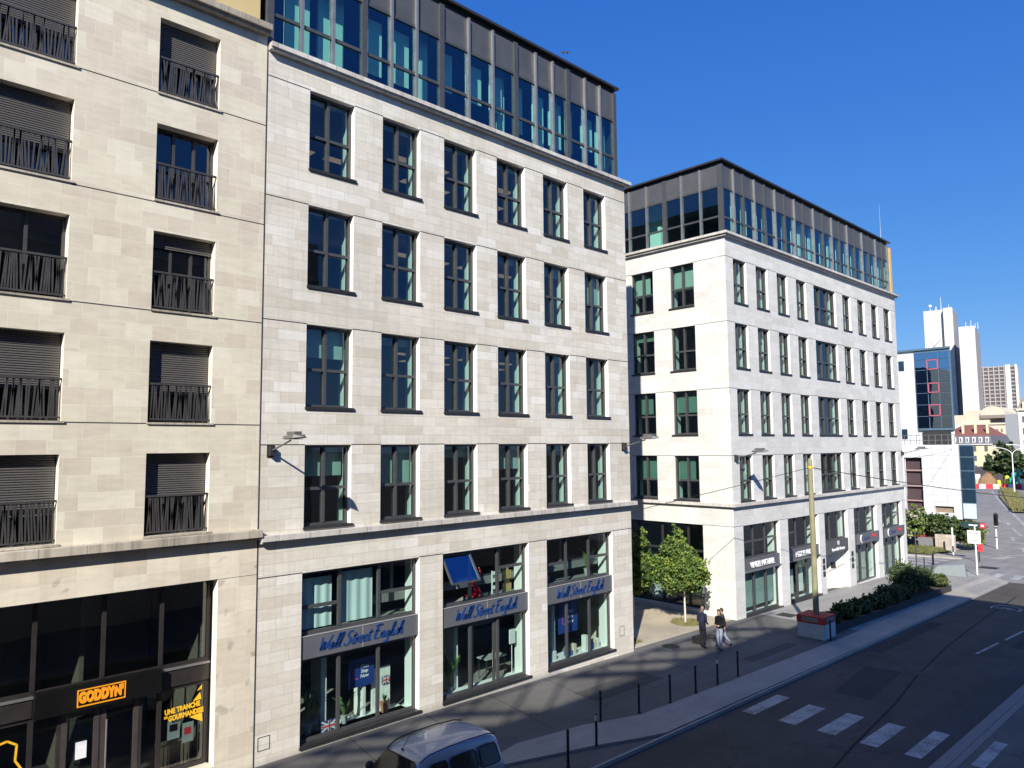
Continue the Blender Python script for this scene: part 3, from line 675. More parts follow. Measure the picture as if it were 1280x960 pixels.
for ci,(a,b) in enumerate(Ccols):
    for ri,(c,d) in enumerate(Crows):
        nm=[lerp(a,b,1/3),lerp(a,b,2/3)]
        w=window(C,PFy,a,b,c,d,.30,mull=nm,trans=(),fw=.07,mw=.07,mat=FRB if ci>1 else RAILM,gm=G_C,sill=False)
        s=MB(); pbox(s,PFy,a-.02,b+.06,c-.05,c-.002,-.04,.30); s.build('sill',S_LC,w)
        if ci>1: continue
        amt=shut_amt.get((ci,ri),.5)
        if amt>0:
            s=MB(); pbox(s,PFy,a+.02,b-.02,d-(d-c)*amt,d-.01,.24,.27); pbox(s,PFy,a+.02,b-.02,d-(d-c)*amt-.05,d-(d-c)*amt,.235,.275); s.build('roller_shutter',SHUT,w)
        s=MB(); rz=c+(.98)
        s.box(a+.02,b-.01,Y0+.03,Y0+.09,rz-.05,rz); s.box(a+.02,b-.01,Y0+.04,Y0+.08,c+.06,c+.10)
        n=int((b-a)/.064)
        for q in range(n):
            x0=lerp(a+.06,b-.05,(q+.5)/n)+random.uniform(-.02,.02); x1=x0+random.uniform(-.075,.075); x1=max(a+.04,min(b-.03,x1))
            s.bar((x0,Y0+.055,c+.10),(x1,Y0+.055,rz-.05),.035,.012,up=(0,1,0))
        s.build('railing',RAILM,w)
# attic railing glimpsed at the top
mb=MB(); mb.box(4.0,7.1,Y0-.05,Y0+.0,12.8,12.85)
for q in range(26): mb.bar((4.1+q*.115,Y0-.03,11.88),(4.1+q*.115+random.uniform(-.06,.06),Y0-.03,12.8),.035,.012,up=(0,1,0))
mb.build('attic_railing',RAILM,C)
# shop front of C
a,b,c,d=cshop
cm=[-1.2,1.2,2.65,4.04,5.45,6.76]
PC=PFy
w=window(C,PC,a,b,-5.44,d,.42,mull=cm,trans={},fw=.09,mw=.09,mat=FRB,gm=G_CS,sill=False,name='shop_window')
w2=window(C,PC,a,b,c,-5.90,.42,mull=cm+[4.61,6.31],trans={},fw=.10,mw=.10,mat=FRB,gm=G_CS,sill=False,name='shop_window',skip=(5,6))
mb=MB()
mb.box(a+.01,4.04,Y0+.37,Y0+.5,-5.90,-5.49,0); mb.box(6.73,b-.01,Y0+.37,Y0+.5,-5.90,-5.49,0); mb.box(a+.01,b-.01,Y0+.34,Y0+.5,-5.49,-5.445,1); 
sp=mb.build('spandrel',[FRB,FIN],C)
mb=MB(); mb.box(4.05,6.72,Y0+.18,Y0+.40,-5.92,-5.37); 
BLK=simple('black_sign_panel',(.006,.006,.006),.35,0,.05,2)
sg=mb.build('sign_board',BLK,C)
ORG=simple('orange_sign_letters',(.85,.33,.015),.5,0,.04,3,emit=(.9,.35,.02,.0))
text("GODDYN'",.30,ORG,sg,(5.385,Y0+.165,-5.648),ext=.015,bold=.024,sx=.66,sp=1.02)
mb=MB()
x0,x1,z0,z1=4.88,5.90,-5.84,-5.455
t=.026
mb.box(x0,x1,Y0+.155,Y0+.175,z0,z0+t);mb.box(x0,x1,Y0+.155,Y0+.175,z1-t,z1);mb.box(x0,x0+t,Y0+.155,Y0+.175,z0+t,z1-t);mb.box(x1-t,x1,Y0+.155,Y0+.175,z0+t,z1-t)
mb.build('sign_border',ORG,sg)
# doors
for (x0,x1,hx) in ((4.64,5.42,5.35),(5.46,6.28,5.56)):
    mb=MB(); y=Y0+.40
    mb.box(x0,x0+.11,y,y+.07,-8.4,-5.96); mb.box(x1-.11,x1,y,y+.07,-8.4,-5.96); mb.box(x0+.13,x1-.13,y,y+.07,-6.1,-5.96); mb.box(x0+.13,x1-.13,y,y+.07,-8.4,-8.2)
    dr=mb.build('door',simple('door_brown_metal',(.075,.062,.060),.45,.3) if x0<5 else MATS['door_brown_metal'],C)
    mb=MB(); mb.quad((x0+.13,y+.04,-8.2),(x1-.13,y+.04,-8.2),(x1-.13,y+.04,-6.1),(x0+.13,y+.04,-6.1)); mb.build('pane',G_CS,dr)
    if hx>5.4:
        mb=MB(); mb.tube((hx,y-.06,-8.0),(hx,y-.06,-6.3),.02); mb.build('handle',FIN,dr)
mb=MB(); mb.box(4.94,5.17,Y0+.392,Y0+.398,-7.06,-6.68); tag(mb.build('paper_notice',simple('white_paper',(.75,.76,.78),.9)),'white paper notice taped to the dark glass door of the fast-food shop','notice')
# sill step of the shop
mb=MB(); mb.box(a,b,Y0+.02,Y0+.42,-8.12,-7.99); mb.box(a,b,Y0+.5,Y0+7,-8.6,-8.32,1); mb.build('shop_step',[S_CB,INTF],C)
mb=MB(); mb.box(a,b,Y0+5.0,Y0+5.1,-8.4,-2.5,0); mb.box(a-.1,a,Y0+.5,Y0+5,-8.4,-2.5,0); mb.box(b+.05,b+.1,Y0+1.1,Y0+5,-8.4,-2.5,0); mb.box(b+.05,b+.1,Y0+.5,Y0+.75,-8.4,-2.5,1); mb.box(a,b,Y0+.5,Y0+5,-3.3,-3.2,0)
mb.box(5.2,5.3,Y0+1.4,Y0+5,-8.3,-3.3,0)
mb.build('shop_interior_wall',[simple('dark_shop_wall',(.15,.145,.11),.8),LIN],C)
# adhesive lettering on the right-hand pane
yy=Y0+.43
YEL=simple('yellow_vinyl',(.80,.45,.02),.6,0,.03,3)
text('UNE TRANCHE',.17,YEL,w2,(7.33,yy,-6.50),rot=(R(90),R(-3),0),ext=.002,bold=.009,sx=.74)
text('GOURMANDISE',.17,YEL,w2,(7.42,yy,-6.67),rot=(R(90),R(-3),0),ext=.002,bold=.009,sx=.72)
text('DE',.08,YEL,w2,(6.93,yy,-6.64),rot=(R(90),R(-3),0),ext=.002,bold=.004,sx=.85)
mb=MB(); mb.add([(7.58,yy+.012,-6.40),(7.80,yy+.012,-6.38),(7.76,yy+.012,-6.20)],[(0,1,2)]); mb.add([(7.68,yy+.012,-6.16),(7.80,yy+.012,-6.13),(7.80,yy+.012,-6.02)],[(0,1,2)]); mb.add([(7.5,yy+.012,-6.76),(7.82,yy+.012,-6.72),(7.84,yy+.012,-6.95)],[(0,1,2)])
mb.build('vinyl_stars',YEL,w2)
# outline drawing on the far-left pane
pts=[(2.75,-6.55),(3.25,-6.38),(3.62,-6.30),(3.80,-6.42),(3.78,-6.75),(3.90,-6.95),(3.98,-7.15),(3.80,-7.35),(3.84,-7.8)]
mb=MB(); 
for p0,p1 in zip(pts[:-1],pts[1:]): mb.bar((p0[0],yy,p0[1]),(p1[0],yy,p1[1]),.045,.006,up=(0,1,0))
for (x,z,w_,h_) in ((3.05,-6.9,.42,.22),(3.10,-7.5,.45,.35)): mb.box(x,x+w_,yy,yy+.004,z,z+h_)
mb.build('vinyl_drawing',YEL,w2)
for (x,z,w_,h_,lb) in ((7.00,-7.22,.30,.48,'pale menu sheet left of the red one on the fast-food shop pane'),(7.36,-7.38,.28,.48,'red and white price sheet on the fast-food shop pane')):
    mb=MB(); mb.box(x,x+w_,Y0+.50,Y0+.505,z,z+h_,0); mb.box(x+.05,x+w_-.06,Y0+.496,Y0+.50,z+h_*.4,z+h_*.75,1); 
    tag(mb.build('menu_sheet',[simple('menu_paper',(.35,.42,.42),.8) if x<7.2 else MATS['menu_paper'],REDL if x>7.2 else BLK]),lb,'menu sheet')
# ================================================================== GROUND
def sheet(name,poly,lift,mat,mb=None):
    """flat polygon laid on the falling ground: cut into strips along x so that it follows gz"""
    import bmesh
    bm=bmesh.new(); f=bm.faces.new([bm.verts.new((x,y,0)) for x,y in poly])
    for cx in (14,60,95):
        if min(p[0] for p in poly)<cx<max(p[0] for p in poly):
            bmesh.ops.bisect_plane(bm,geom=bm.verts[:]+bm.edges[:]+bm.faces[:],plane_co=(cx,0,0),plane_no=(1,0,0))
    bm.normal_update()
    for fc in bm.faces:
        if fc.normal.z<0: fc.normal_flip()
    o=MB() if mb is None else mb
    bm.verts.index_update()
    o.add([(v.co.x,v.co.y,gz(v.co.x)+lift) for v in bm.verts],[[v.index for v in fc.verts] for fc in bm.faces])
    bm.free()
    if mb is None:
        r=o.build(name,mat,origin=(0,0,0)); structure(r); return r
def kerbed(name,poly,lift,mat,drop=.14):
    """raised pavement slab with vertical kerb faces"""
    o=MB(); sheet(name,poly,lift,mat,o)
    n=len(poly)
    for i in range(n):
        a,b=poly[i],poly[(i+1)%n]
        xs=[a,b]
        for cx in (14,60,95):
            if (a[0]-cx)*(b[0]-cx)<0:
                t=(cx-a[0])/(b[0]-a[0]); xs.insert(1,(cx,a[1]+t*(b[1]-a[1])))
        if a[0]>b[0]: xs=[a]+sorted(xs[1:-1],key=lambda p:-p[0])+[b]
        else: xs=[a]+sorted(xs[1:-1])+[b]
        for p,q in zip(xs[:-1],xs[1:]):
            o.add([(p[0],p[1],gz(p[0])+lift),(q[0],q[1],gz(q[0])+lift),(q[0],q[1],gz(q[0])+lift-drop),(p[0],p[1],gz(p[0])+lift-drop)],[(0,1,2,3)])
    r=o.build(name,mat,origin=(0,0,0)); structure(r); return r
# base ground with the asphalt road, out to the horizon
mb=MB(); xs=[-1500,-60,0,14,30,45,60,95,130,200,400,2500]; ys=[-1500,-40,0,20,60,200,1500]
vs=[(x,y,gz(x)+ROAD) for x in xs for y in ys]; ny=len(ys)
mb.add(vs,[(i*ny+j,(i+1)*ny+j,(i+1)*ny+j+1,i*ny+j+1) for i in range(len(xs)-1) for j in range(ny-1)])
structure(mb.build('road',ASPH,origin=(0,0,0)))
kerbed('pavement',[(-40,14.9),(12,14.9),(15.0,15.5),(17.5,15.15),(19.5,14.5),(24.5,14.36),(36.0,14.2),(36.0,19.45),(-40,19.45)],0,PAVE)
kerbed('pavement_band',[(13.2,14.9),(14.9,14.38),(16.6,13.86),(17.9,13.36),(18.8,13.08),(57.2,13.0),(58.0,14.6),(36.0,14.2),(24.5,14.357),(19.5,14.497),(17.5,15.147),(15.0,15.497),(13.2,15.1)],.004,CONC)
kerbed('pavement_light',[(36.003,14.21),(57.8,14.63),(58.6,19.3),(58.6,19.45),(36.003,19.45)],.0,CONCB)
kerbed('parking_bay',[(-40,13.0),(18.7,13.04),(17.8,13.30),(16.5,13.80),(14.8,14.33),(13.1,14.86),(-40,14.86)],-.06,PAVE,.05)
mb=MB()
def strip(y0,y1,x0,x1,lift,name,mat,h=.14):
    kerbed(name,[(x0,y0),(x1,y0),(x1,y1),(x0,y1)],lift,mat,h)
strip(12.93,12.998,-40,57.2,.004,'kerb',CONC)
strip(14.87,14.895,-40,12.0,.006,'kerb',KERB,.07)
kerbed('plaza_ground',[(25.43,19.46),(33.82,19.46),(33.82,60),(25.43,60)],.002,PLAZA)
# near side
kerbed('near_pavement',[(-40,-.4),(60,-.4),(58,6.62),(-40,6.62)],.0,PAVE)
strip(6.64,6.95,-40,57,.01,'near_kerb',KERB)
strip(6.44,6.63,-40,57,.006,'near_gutter',KERB,.05)
# far side of the crossing: corner with grass, continued pavement
kerbed('far_pavement',[(67.2,18.2),(70,21.8),(76,19.4),(90,23.5),(120,32),(120,60),(64,60),(66.0,23.0)],.0,CONC)
kerbed('corner_ramp',[(57.3,13.05),(59.6,14.6),(60.2,16.2),(59.0,19.4),(58.65,19.4),(58.0,14.62)],-.03,CONC,.1)
GRASSM=simple('short_grass',(.10,.13,.035),.95,0,.35,9)
mb=MB(); sheet('g',[(67.8,20.6),(71,19.9),(72,24),(72,36),(66.8,36),(66.8,22.2)],.12,GRASSM,mb); g=mb.build('grass_ground',GRASSM,origin=(0,0,0)); structure(g)
sheet('crossing_road',[(57.6,-40),(300,-40),(300,70),(57.6,70)],ROAD+.003,asphalt('sunlit_pale_asphalt',(.235,.225,.21),60,.4,.2))  # paler than the near road: full sunlight put into the asphalt colour
# painted markings
def mark(poly,lift=ROAD+.008,name='road_marking',mat=None): return sheet(name,poly,lift,mat or MARK)
for (y0,y1,x0,x1,sk) in ((12.17,12.62,22.33,24.75,.0),(10.87,11.42,22.38,24.55,0),(9.68,10.22,22.42,24.65,0),(8.48,8.98,22.38,24.67,0),(7.36,7.79,22.43,24.98,0)):
    mark([(x0,y0),(x1,y0),(x1,y1),(x0,y1)],name='crosswalk_stripe')
mark([(22.7,5.92),(25.05,5.92),(25.05,6.24),(22.7,6.24)],.004,name='crosswalk_stripe')
mark([(35.8,9.35),(38.6,9.20),(38.6,9.31),(35.8,9.46)]); mark([(39.4,9.12),(42.1,8.98),(42.1,9.09),(39.4,9.23)]); mark([(43.4,8.9),(46.1,8.75),(46.1,8.86),(43.4,9.01)])
# bicycle roundel
mb=MB(); cx,cy=47.6,10.95
for q in range(32):
    t0=2*math.pi*q/32;t1=2*math.pi*(q+1)/32
    for (ra,rb) in ((.62,.72),):
        mb.add([(cx+ra*1.2*math.cos(t0),cy+ra*math.sin(t0),gz(cx)+ROAD+.006),(cx+rb*1.2*math.cos(t0),cy+rb*math.sin(t0),gz(cx)+ROAD+.006),(cx+rb*1.2*math.cos(t1),cy+rb*math.sin(t1),gz(cx)+ROAD+.006),(cx+ra*1.2*math.cos(t1),cy+ra*math.sin(t1),gz(cx)+ROAD+.006)],[(0,1,2,3)])
z=gz(cx)+ROAD+.03
for wy in (-.27,.27):
    for q in range(14):
        t0=2*math.pi*q/14;t1=2*math.pi*(q+1)/14
        mb.bar((cx-.12+.17*math.cos(t0),cy+wy+.17*math.sin(t0),z-.022),(cx-.12+.17*math.cos(t1),cy+wy+.17*math.sin(t1),z-.022),.04,.004)
for p,q in (((-.12,-.27),(.18,-.12)),((.18,-.12),(.18,.16)),((.18,.16),(-.12,.27)),((-.12,-.27),(-.1,-.02)),((-.1,-.02),(.18,.16)),((-.1,-.02),(.25,-.14))):
    mb.bar((cx+p[0],cy+p[1],z-.021),(cx+q[0],cy+q[1],z-.021),.04,.004)
structure(mb.build('bicycle_marking',MARK))
# crossing and far carriageway markings
for i in range(6):
    x=59.0+i*1.55; mark([(x,18.9-.35*i*.5+.6),(x+.7,18.9-.35*i*.5+.6),(x+.9,23.2),(x+.2,23.2)],name='crosswalk_stripe')
for i in range(5):
    y=13.9-i*1.15; mark([(58.9,y),(61.2,y+.1),(61.2,y+.62),(58.9,y+.5)],name='crosswalk_stripe')
mark([(50.3,13.06),(57.1,13.12),(57.2,13.9),(52.0,14.1)],.008,mat=CONCB)
def follow(pts,w,name='road_marking'):
    for (a,b) in zip(pts[:-1],pts[1:]):
        dx,dy=b[0]-a[0],b[1]-a[1];L=math.hypot(dx,dy);nx,ny_=-dy/L*w/2,dx/L*w/2
        mark([(a[0]-nx,a[1]-ny_),(b[0]-nx,b[1]-ny_),(b[0]+nx,b[1]+ny_),(a[0]+nx,a[1]+ny_)],name=name)
follow([(172,40.8),(152.2,35.4),(130,29.2),(116.2,25.1),(105,21.9),(92,18.2)],.35)
follow([(116,27.3),(105,24.2)],.2);follow([(98,21.4),(90.2,19.0)],.2); follow([(101,20.6),(95,19.0)],.2)
follow([(83.0,20.6),(83.2,16.5)],.35)
for (x,y) in ((86.8,19.3),(103,23.2),(77,16.4)):
    mark([(x-1.6,y-.55),(x+1.0,y+.1),(x+.9,y+.45),(x+2.2,y+.25),(x+1.3,y-.5),(x+1.1,y-.15),(x-1.5,y-.8)],name='lane_arrow')
follow([(68.9,18.5),(74.5,15.0)],.25)
mark([(69.5,17.0),(72,16.2),(71.8,15.4),(69.3,16.2)],mat=CONC)
PATCH=asphalt('repair_asphalt',(.036,.037,.039),80,0,.15); PATCHL=asphalt('aged_asphalt_strip',(.066,.065,.064),80,.5,.25)
mark([(26.5,10.2),(30.8,10.6),(30.6,11.9),(26.4,11.4)],ROAD+.0015,mat=PATCH)
mark([(33,12.2),(41,12.1),(41,12.7),(33,12.8)],ROAD+.0015,mat=PATCH)
mark([(18,7.1),(56,7.1),(56,7.75),(18,7.75)],ROAD+.0015,mat=PATCHL)
mark([(38,7.9),(44.5,7.9),(44.5,8.8),(38,8.7)],ROAD+.003,mat=PATCH)
mark([(15,12.72),(56,12.72),(56,12.92),(15,12.92)],ROAD+.0015,mat=PATCHL)
for (xa,xb,ya,yb) in ((19.5,23.2,16.2,17.3),(27.5,31.5,15.0,15.5)): mark([(xa,ya),(xb,ya),(xb,yb),(xa,yb)],.003,mat=asphalt('pavement_repair',(.075,.074,.072),70,0,.15) if 'pavement_repair' not in MATS else MATS['pavement_repair'])
# manhole lids
for (x,y,r_) in ((31.0,10.1,.36),(36.8,18.1,.42),(27.2,18.6,.38),(30.0,18.2,.42),(63.8,15.6,.6)):
    poly=[(x+r_*math.cos(t*math.pi/10),y+r_*math.sin(t*math.pi/10)) for t in range(20)] if r_<.4 else [(x-r_,y-r_),(x+r_,y-r_),(x+r_,y+r_),(x-r_,y+r_)]
    on=y<13 or x>60
    sheet('manhole_cover',poly,(ROAD if on else 0)+.012,simple('iron_cover',(.035,.034,.032),.75,.3) if 'iron_cover' not in MATS else MATS['iron_cover'])
# tarred joint along the road
mb=MB(); pts=[(15,8.0),(18.5,8.55),(22,9.0),(26.5,9.45),(31,10.1),(36,10.6),(44,11.1),(52,11.4)]
for a,b in zip(pts[:-1],pts[1:]): sheet('x',[(a[0],a[1]-.04),(b[0],b[1]-.04),(b[0],b[1]+.04),(a[0],a[1]+.04)],ROAD+.002,None,mb)
structure(mb.build('road_joint_line',simple('fresh_tar',(.012,.012,.014),.8,spec=.2),origin=(0,0,0)))
# pavement slab joints near the shops
mb=MB()
for x in (11.2,13.9,16.6,19.3,22.0,24.7): sheet('x',[(x,15.6),(x+.02,15.6),(x+.72,19.3),(x+.70,19.3)],.003,None,mb)
structure(mb.build('pavement_joint_line',MATS['fresh_tar'],origin=(0,0,0)))

# ================================================================== STREET FURNITURE
BOL=simple('bollard_dark_blue_metal',(.020,.024,.034),.4,.4,.1,8,objc=True)
BWH=simple('bollard_white_band',(.55,.56,.56),.5,0,.05,5,objc=True)
def bollard(x,y,h,z,label,white=False,grp='slim bollards along the pavement edge'):
    t=thing('bollard',label,'bollard',(x,y,z),grp)
    mb=MB(); mb.tube((x,y,z),(x,y,z+h),.037,.037,12); mb.sphere((x,y,z+h),.037,10,0,.5,4); mb.tube((x,y,z),(x,y,z+.03),.06,.055,12); mb.tube((x,y,z+h*.78),(x,y,z+h*.80),.043,.043,12); mb.build('post',BOL,t)
    mb=MB(); mb.tube((x,y,z+h*(.80 if white else .83)),(x,y,z+h*(.97 if white else .86)),.0405,.0405,12); mb.build('band',BWH if white else MATS['window_grey_metal'],t)
    return t
bollard(15.01,13.55,.95,gz(15)-.06,'dark slim bollard nearest the parked van, at the corner of the parking bay')
bollard(16.52,13.84,.86,gz(16.5)+.004,'dark bollard with a white band between the van and the row along the pale strip',True)
blab=['bollard first in the row from the van, on the edge of the pale strip','bollard second in the row from the van, on the edge of the pale strip','bollard third in the row from the van, on the edge of the pale strip','bollard fourth in the row from the van, with a thin band','bollard with a white cap band, fifth in the row, before the walking people','bollard last in the row, nearest the three people']
for i,(x,y) in enumerate([(18.1,14.98),(19.56,14.62),(21.1,14.50),(22.6,14.48),(24.0,14.47),(25.4,14.46)]):
    bollard(x,y,.90,gz(x),blab[i],i==4)
# wall-mounted street lamps
LMP=simple('lamp_grey_metal',(.17,.17,.165),.45,.5,.08,6,objc=True)
def wall_lamp(x,z,label,L=1.6,rise=.30,yw=Y0):
    t=thing('wall_lamp',label,'street lamp',(x,yw,z),'street lamps on arms fixed to the office walls')
    mb=MB(); mb.box(x-.07,x+.07,yw-.16,yw-.002,z-.16,z+.10); mb.box(x-.10,x+.10,yw-.03,yw-.001,z-.20,z+.14); mb.build('bracket',FRD,t)
    mb=MB(); mb.tube((x,yw-.12,z-.02),(x,yw-L*.72,z+rise*.8),.028,.024,8); mb.build('arm',LMP,t)
    mb=MB(); 
    y1=yw-L*.62;y2=yw-L*1.10; zt=z+rise
    mb.add([(x-.16,y1,zt-.02),(x+.16,y1,zt-.02),(x+.20,y2+.12,zt-.0),(x-.20,y2+.12,zt-.0),(x-.12,y1,zt+.06),(x+.12,y1,zt+.06),(x+.16,y2+.15,zt+.09),(x-.16,y2+.15,zt+.09),(x,y2-.08,zt+.03)],
           [(0,1,2,3),(4,7,6,5),(0,4,5,1),(1,5,6,2),(0,3,7,4),(3,2,8),(7,8,6),(2,6,8),(3,8,7)])
    mb.box(x-.10,x+.10,yw-L*.98,yw-L*.70,zt+.08,zt+.17); mb.build('lamp_head',LMP,t)
    mb=MB(); mb.box(x-.12,x+.12,y2+.16,y1-.04,zt-.035,zt-.018); mb.build('lens',simple('lamp_lens',(.5,.5,.48),.3) if 'lamp_lens' not in MATS else MATS['lamp_lens'],t)
wall_lamp(9.32,-.04,'grey street lamp on an arm where the beige and pale stone buildings meet')
wall_lamp(24.97,-.02,'grey street lamp on an arm at the passage end of the script-sign office')
wall_lamp(34.15,-.66,'grey street lamp on an arm by the near corner of the white corner office')
wall_lamp(57.75,-.72,'grey street lamp on an arm at the far end of the white corner office')
# overhead wire and mast in a ballast block
WIRE=simple('black_cable',(.012,.012,.012),.6)
def catenary(a,b,sag,n=14):
    a=Vector(a);b=Vector(b); return [a.lerp(b,i/n)+Vector((0,0,-sag*4*(i/n)*(1-i/n))) for i in range(n+1)]
bx,by=33.6,15.12; bz=gz(33.6)
t=thing('wooden_mast','tall weathered timber mast standing in a red and white ballast block by the planter','mast',(bx,by,bz))
WOODP=simple('green_weathered_timber',(.24,.225,.13),.85,0,.22,2.2,bump=.4)
mb=MB(); mb.tube((bx,by,bz+.85),(bx,by,-.78),.135,.105,12); mb.sphere((bx,by,-.78),.10,10,0,1.2,5); mb.build('pole',WOODP,t)
mb=MB(); mb.tube((bx,by,-1.12),(bx,by,-1.02),.118,.118,12); mb.build('collar',YEL,t)
RBW=simple('ballast_white_paint',(.50,.51,.50),.75,0,.12,3,bump=.2); RBR=simple('ballast_red_paint',(.46,.045,.03),.7,0,.15,3)
mb=MB(); mb.box(32.98,34.20,14.52,15.74,bz+.0,bz+.66,0); mb.box(32.96,34.22,14.50,15.76,bz+.66,bz+.98,1); 
b_=mb.build('ballast_block',[RBW,RBR],t,bevel=.02)
mb=MB(); mb.box(32.94,32.958,14.75,15.5,bz+.74,bz+.92); mb.box(33.2,34.0,14.482,14.498,bz+.74,bz+.92); mb.build('reflective_plate',simple('worn_grey_plate',(.25,.22,.20),.7),b_)
bollard(33.1,14.30,.9,bz+.004,'dark slim bollard touching the red and white ballast block')
mb=MB(); mb.path(catenary((25.40,Y0-.02,-2.78),(bx,by,-1.08),.02),.014,5); tag(mb.build('overhead_cable',WIRE),'thin black cable from the script-sign office to the timber mast','cable')
mb=MB(); mb.path(catenary((bx,by,-1.08),(66.0,13.2,-4.15),.12,24),.022,5); tag(mb.build('overhead_cable',WIRE),'thin black cable running from the timber mast over the far crossing','cable')
mb=MB(); mb.path(catenary((58.0,Y0-.05,-1.1),(78.2,21.5,-.6),.15,10),.015,5); tag(mb.build('overhead_cable',WIRE),'short dark cable from the far end of the white office to the white tiled block','cable')

# ---- planter with shrubs
LEAFD=simple('shrub_leaf_dark',(.035,.060,.018),.6,0,.35,5,objc=True); LEAFM=simple('shrub_leaf_mid',(.060,.090,.022),.6,0,.3,5,objc=True); LEAFY=simple('shrub_leaf_olive',(.115,.125,.03),.6,0,.3,5,objc=True)
TWIG=simple('twig_brown',(.10,.075,.05),.9,0,.2,6,objc=True)
TRUNKP=simple('pale_painted_trunk',(.55,.52,.46),.85,0,.15,6,objc=True,bump=.3)
def leafmesh(mb,center,rad,n,size,rnd,mats=3,shell=.45,noise=None):
    cx,cy,cz=center
    for i in range(n):
        u=rnd.uniform(-1,1);t=rnd.uniform(0,2*math.pi);rr=(rnd.random()**(shell))
        s=math.sqrt(1-u*u); p=Vector((s*math.cos(t)*rad[0],s*math.sin(t)*rad[1],u*rad[2]))*rr
        p+=Vector((cx,cy,cz))
        nrm=Vector((rnd.gauss(0,1),rnd.gauss(0,1),rnd.gauss(.5,.8))).normalized()
        a=nrm.orthogonal().normalized(); b=nrm.cross(a)
        an=rnd.uniform(0,6.28); a,b=a*math.cos(an)+b*math.sin(an),b*math.cos(an)-a*math.sin(an)
        L=size*rnd.uniform(.6,1.3);W=L*.42
        mb.add([p-a*L*.5,p+b*W-nrm*L*.08,p+a*L*.5,p-b*W-nrm*L*.08],[(0,1,2),(0,2,3)],rnd.randrange(mats))
def shrub(x,y,z,r,h,label,seed,size=.10,n=900,mats=None,grp='shrubs in the long street planter'):
    rnd=random.Random(seed); t=thing('shrub',label,'shrub',(x,y,z),grp)
    mb=MB(); k=max(4,int(n/120))
    for i in range(k):
        a=rnd.uniform(0,6.28);rr=rnd.uniform(0,.62)*r; hh=rnd.uniform(.35,.78)*h
        c=(x+rr*math.cos(a),y+rr*math.sin(a),z+hh); q=rnd.uniform(.25,.45)*r
        leafmesh(mb,c,(q,q,q*.9),int(n/k),size,rnd)
    for i in range(int(r*16)):
        a=rnd.uniform(0,6.28);rr=rnd.uniform(0,.8)*r; hh=rnd.uniform(.8,1.12)*h
        for j in range(9): 
            f=j/9; leafmesh(mb,(x+rr*math.cos(a)*(.6+.4*f),y+rr*math.sin(a)*(.6+.4*f),z+hh*(.55+.45*f)),(.05,.05,.05),2,size,rnd)
    mb.build('foliage',mats or [LEAFD,LEAFM,LEAFD],t)
    mb=MB()
    for i in range(9):
        a=rnd.uniform(0,6.28);rr=rnd.uniform(.2,.8)*r
        mb.tube((x,y,z),(x+rr*math.cos(a),y+rr*math.sin(a),z+h*rnd.uniform(.5,.85)),.014,.005,5)
    mb.build('stem',TWIG,t); return t
pl=thing('planter','long low dark edged planter bed between the pale pavement strip and the white office','planter',(43,15.3,gz(43)))
PX0,PX1,PY0,PY1=34.55,50.6,14.80,16.15
DKE=simple('dark_planter_edging',(.035,.034,.032),.8,0,.2,4); SOIL=simple('soil',(.06,.045,.03),.95,0,.3,6,bump=.5)
mb=MB()
def rim(a,b): mb.add([( *a[:2],gz(a[0])),( *b[:2],gz(b[0])),( *b[:2],gz(b[0])+.34),( *a[:2],gz(a[0])+.34)],[(0,1,2,3)])
for (xa,ya,xb,yb) in ((PX0,PY0,PX1,PY0-.35),(PX0,PY1,PX1+.2,PY1+.3),):
    p=Vector((xa,ya,gz(xa)+.16));q=Vector((xb,yb,gz(xb)+.16)); mb.bar(p,q,.09,.36)
for (xa,ya,xb,yb) in ((PX0,PY0,PX0,PY1),(PX1,PY0-.35,PX1+.2,PY1+.3)):
    p=Vector((xa,ya-.04,gz(xa)+.15));q=Vector((xb,yb+.04,gz(xb)+.15)); mb.bar(p,q,.09,.36)
mb.build('edging',DKE,pl)
mb=MB(); mb.add([(PX0,PY0,gz(PX0)+.27),(PX1,PY0-.35,gz(PX1)+.27),(PX1+.2,PY1+.3,gz(PX1)+.27),(PX0,PY1,gz(PX0)+.27)],[(0,1,2,3)]); mb.build('soil',SOIL,pl)
slab=['small low shrub at the near end of the planter beside the ballast block','feathery shrub second from the ballast block','taller pointed shrub third from the ballast block','round dark shrub fourth from the ballast block','broad dark shrub in the middle of the planter','low spreading shrub just before the tall clump','big dark round shrub, tallest of the planter','dense dark shrub beside the tallest one','yellowish low shrub at the far end of the planter','thin reedy shrub behind the tallest one']
sp=[(35.3,15.35,.80,.62),(37.0,15.3,.95,.95),(38.9,15.3,.90,.85),(40.6,15.25,.95,.95),(42.5,15.2,1.05,1.15),(44.3,15.25,.95,.9),(46.2,15.5,1.35,1.75),(48.1,15.4,1.25,1.45),(49.9,15.1,1.05,.95),(47.6,16.2,.7,1.9)]
for i,(x,y,r_,h_) in enumerate(sp):
    shrub(x,y-.12,gz(x)+.27,r_*(1.0 if h_>1.3 else .88),h_*(.88 if h_>1.3 else .70),slab[i],40+i,size=.13,n=int(1500+2200*r_),mats=[LEAFD,LEAFM,LEAFY] if i in(8,1) else None)

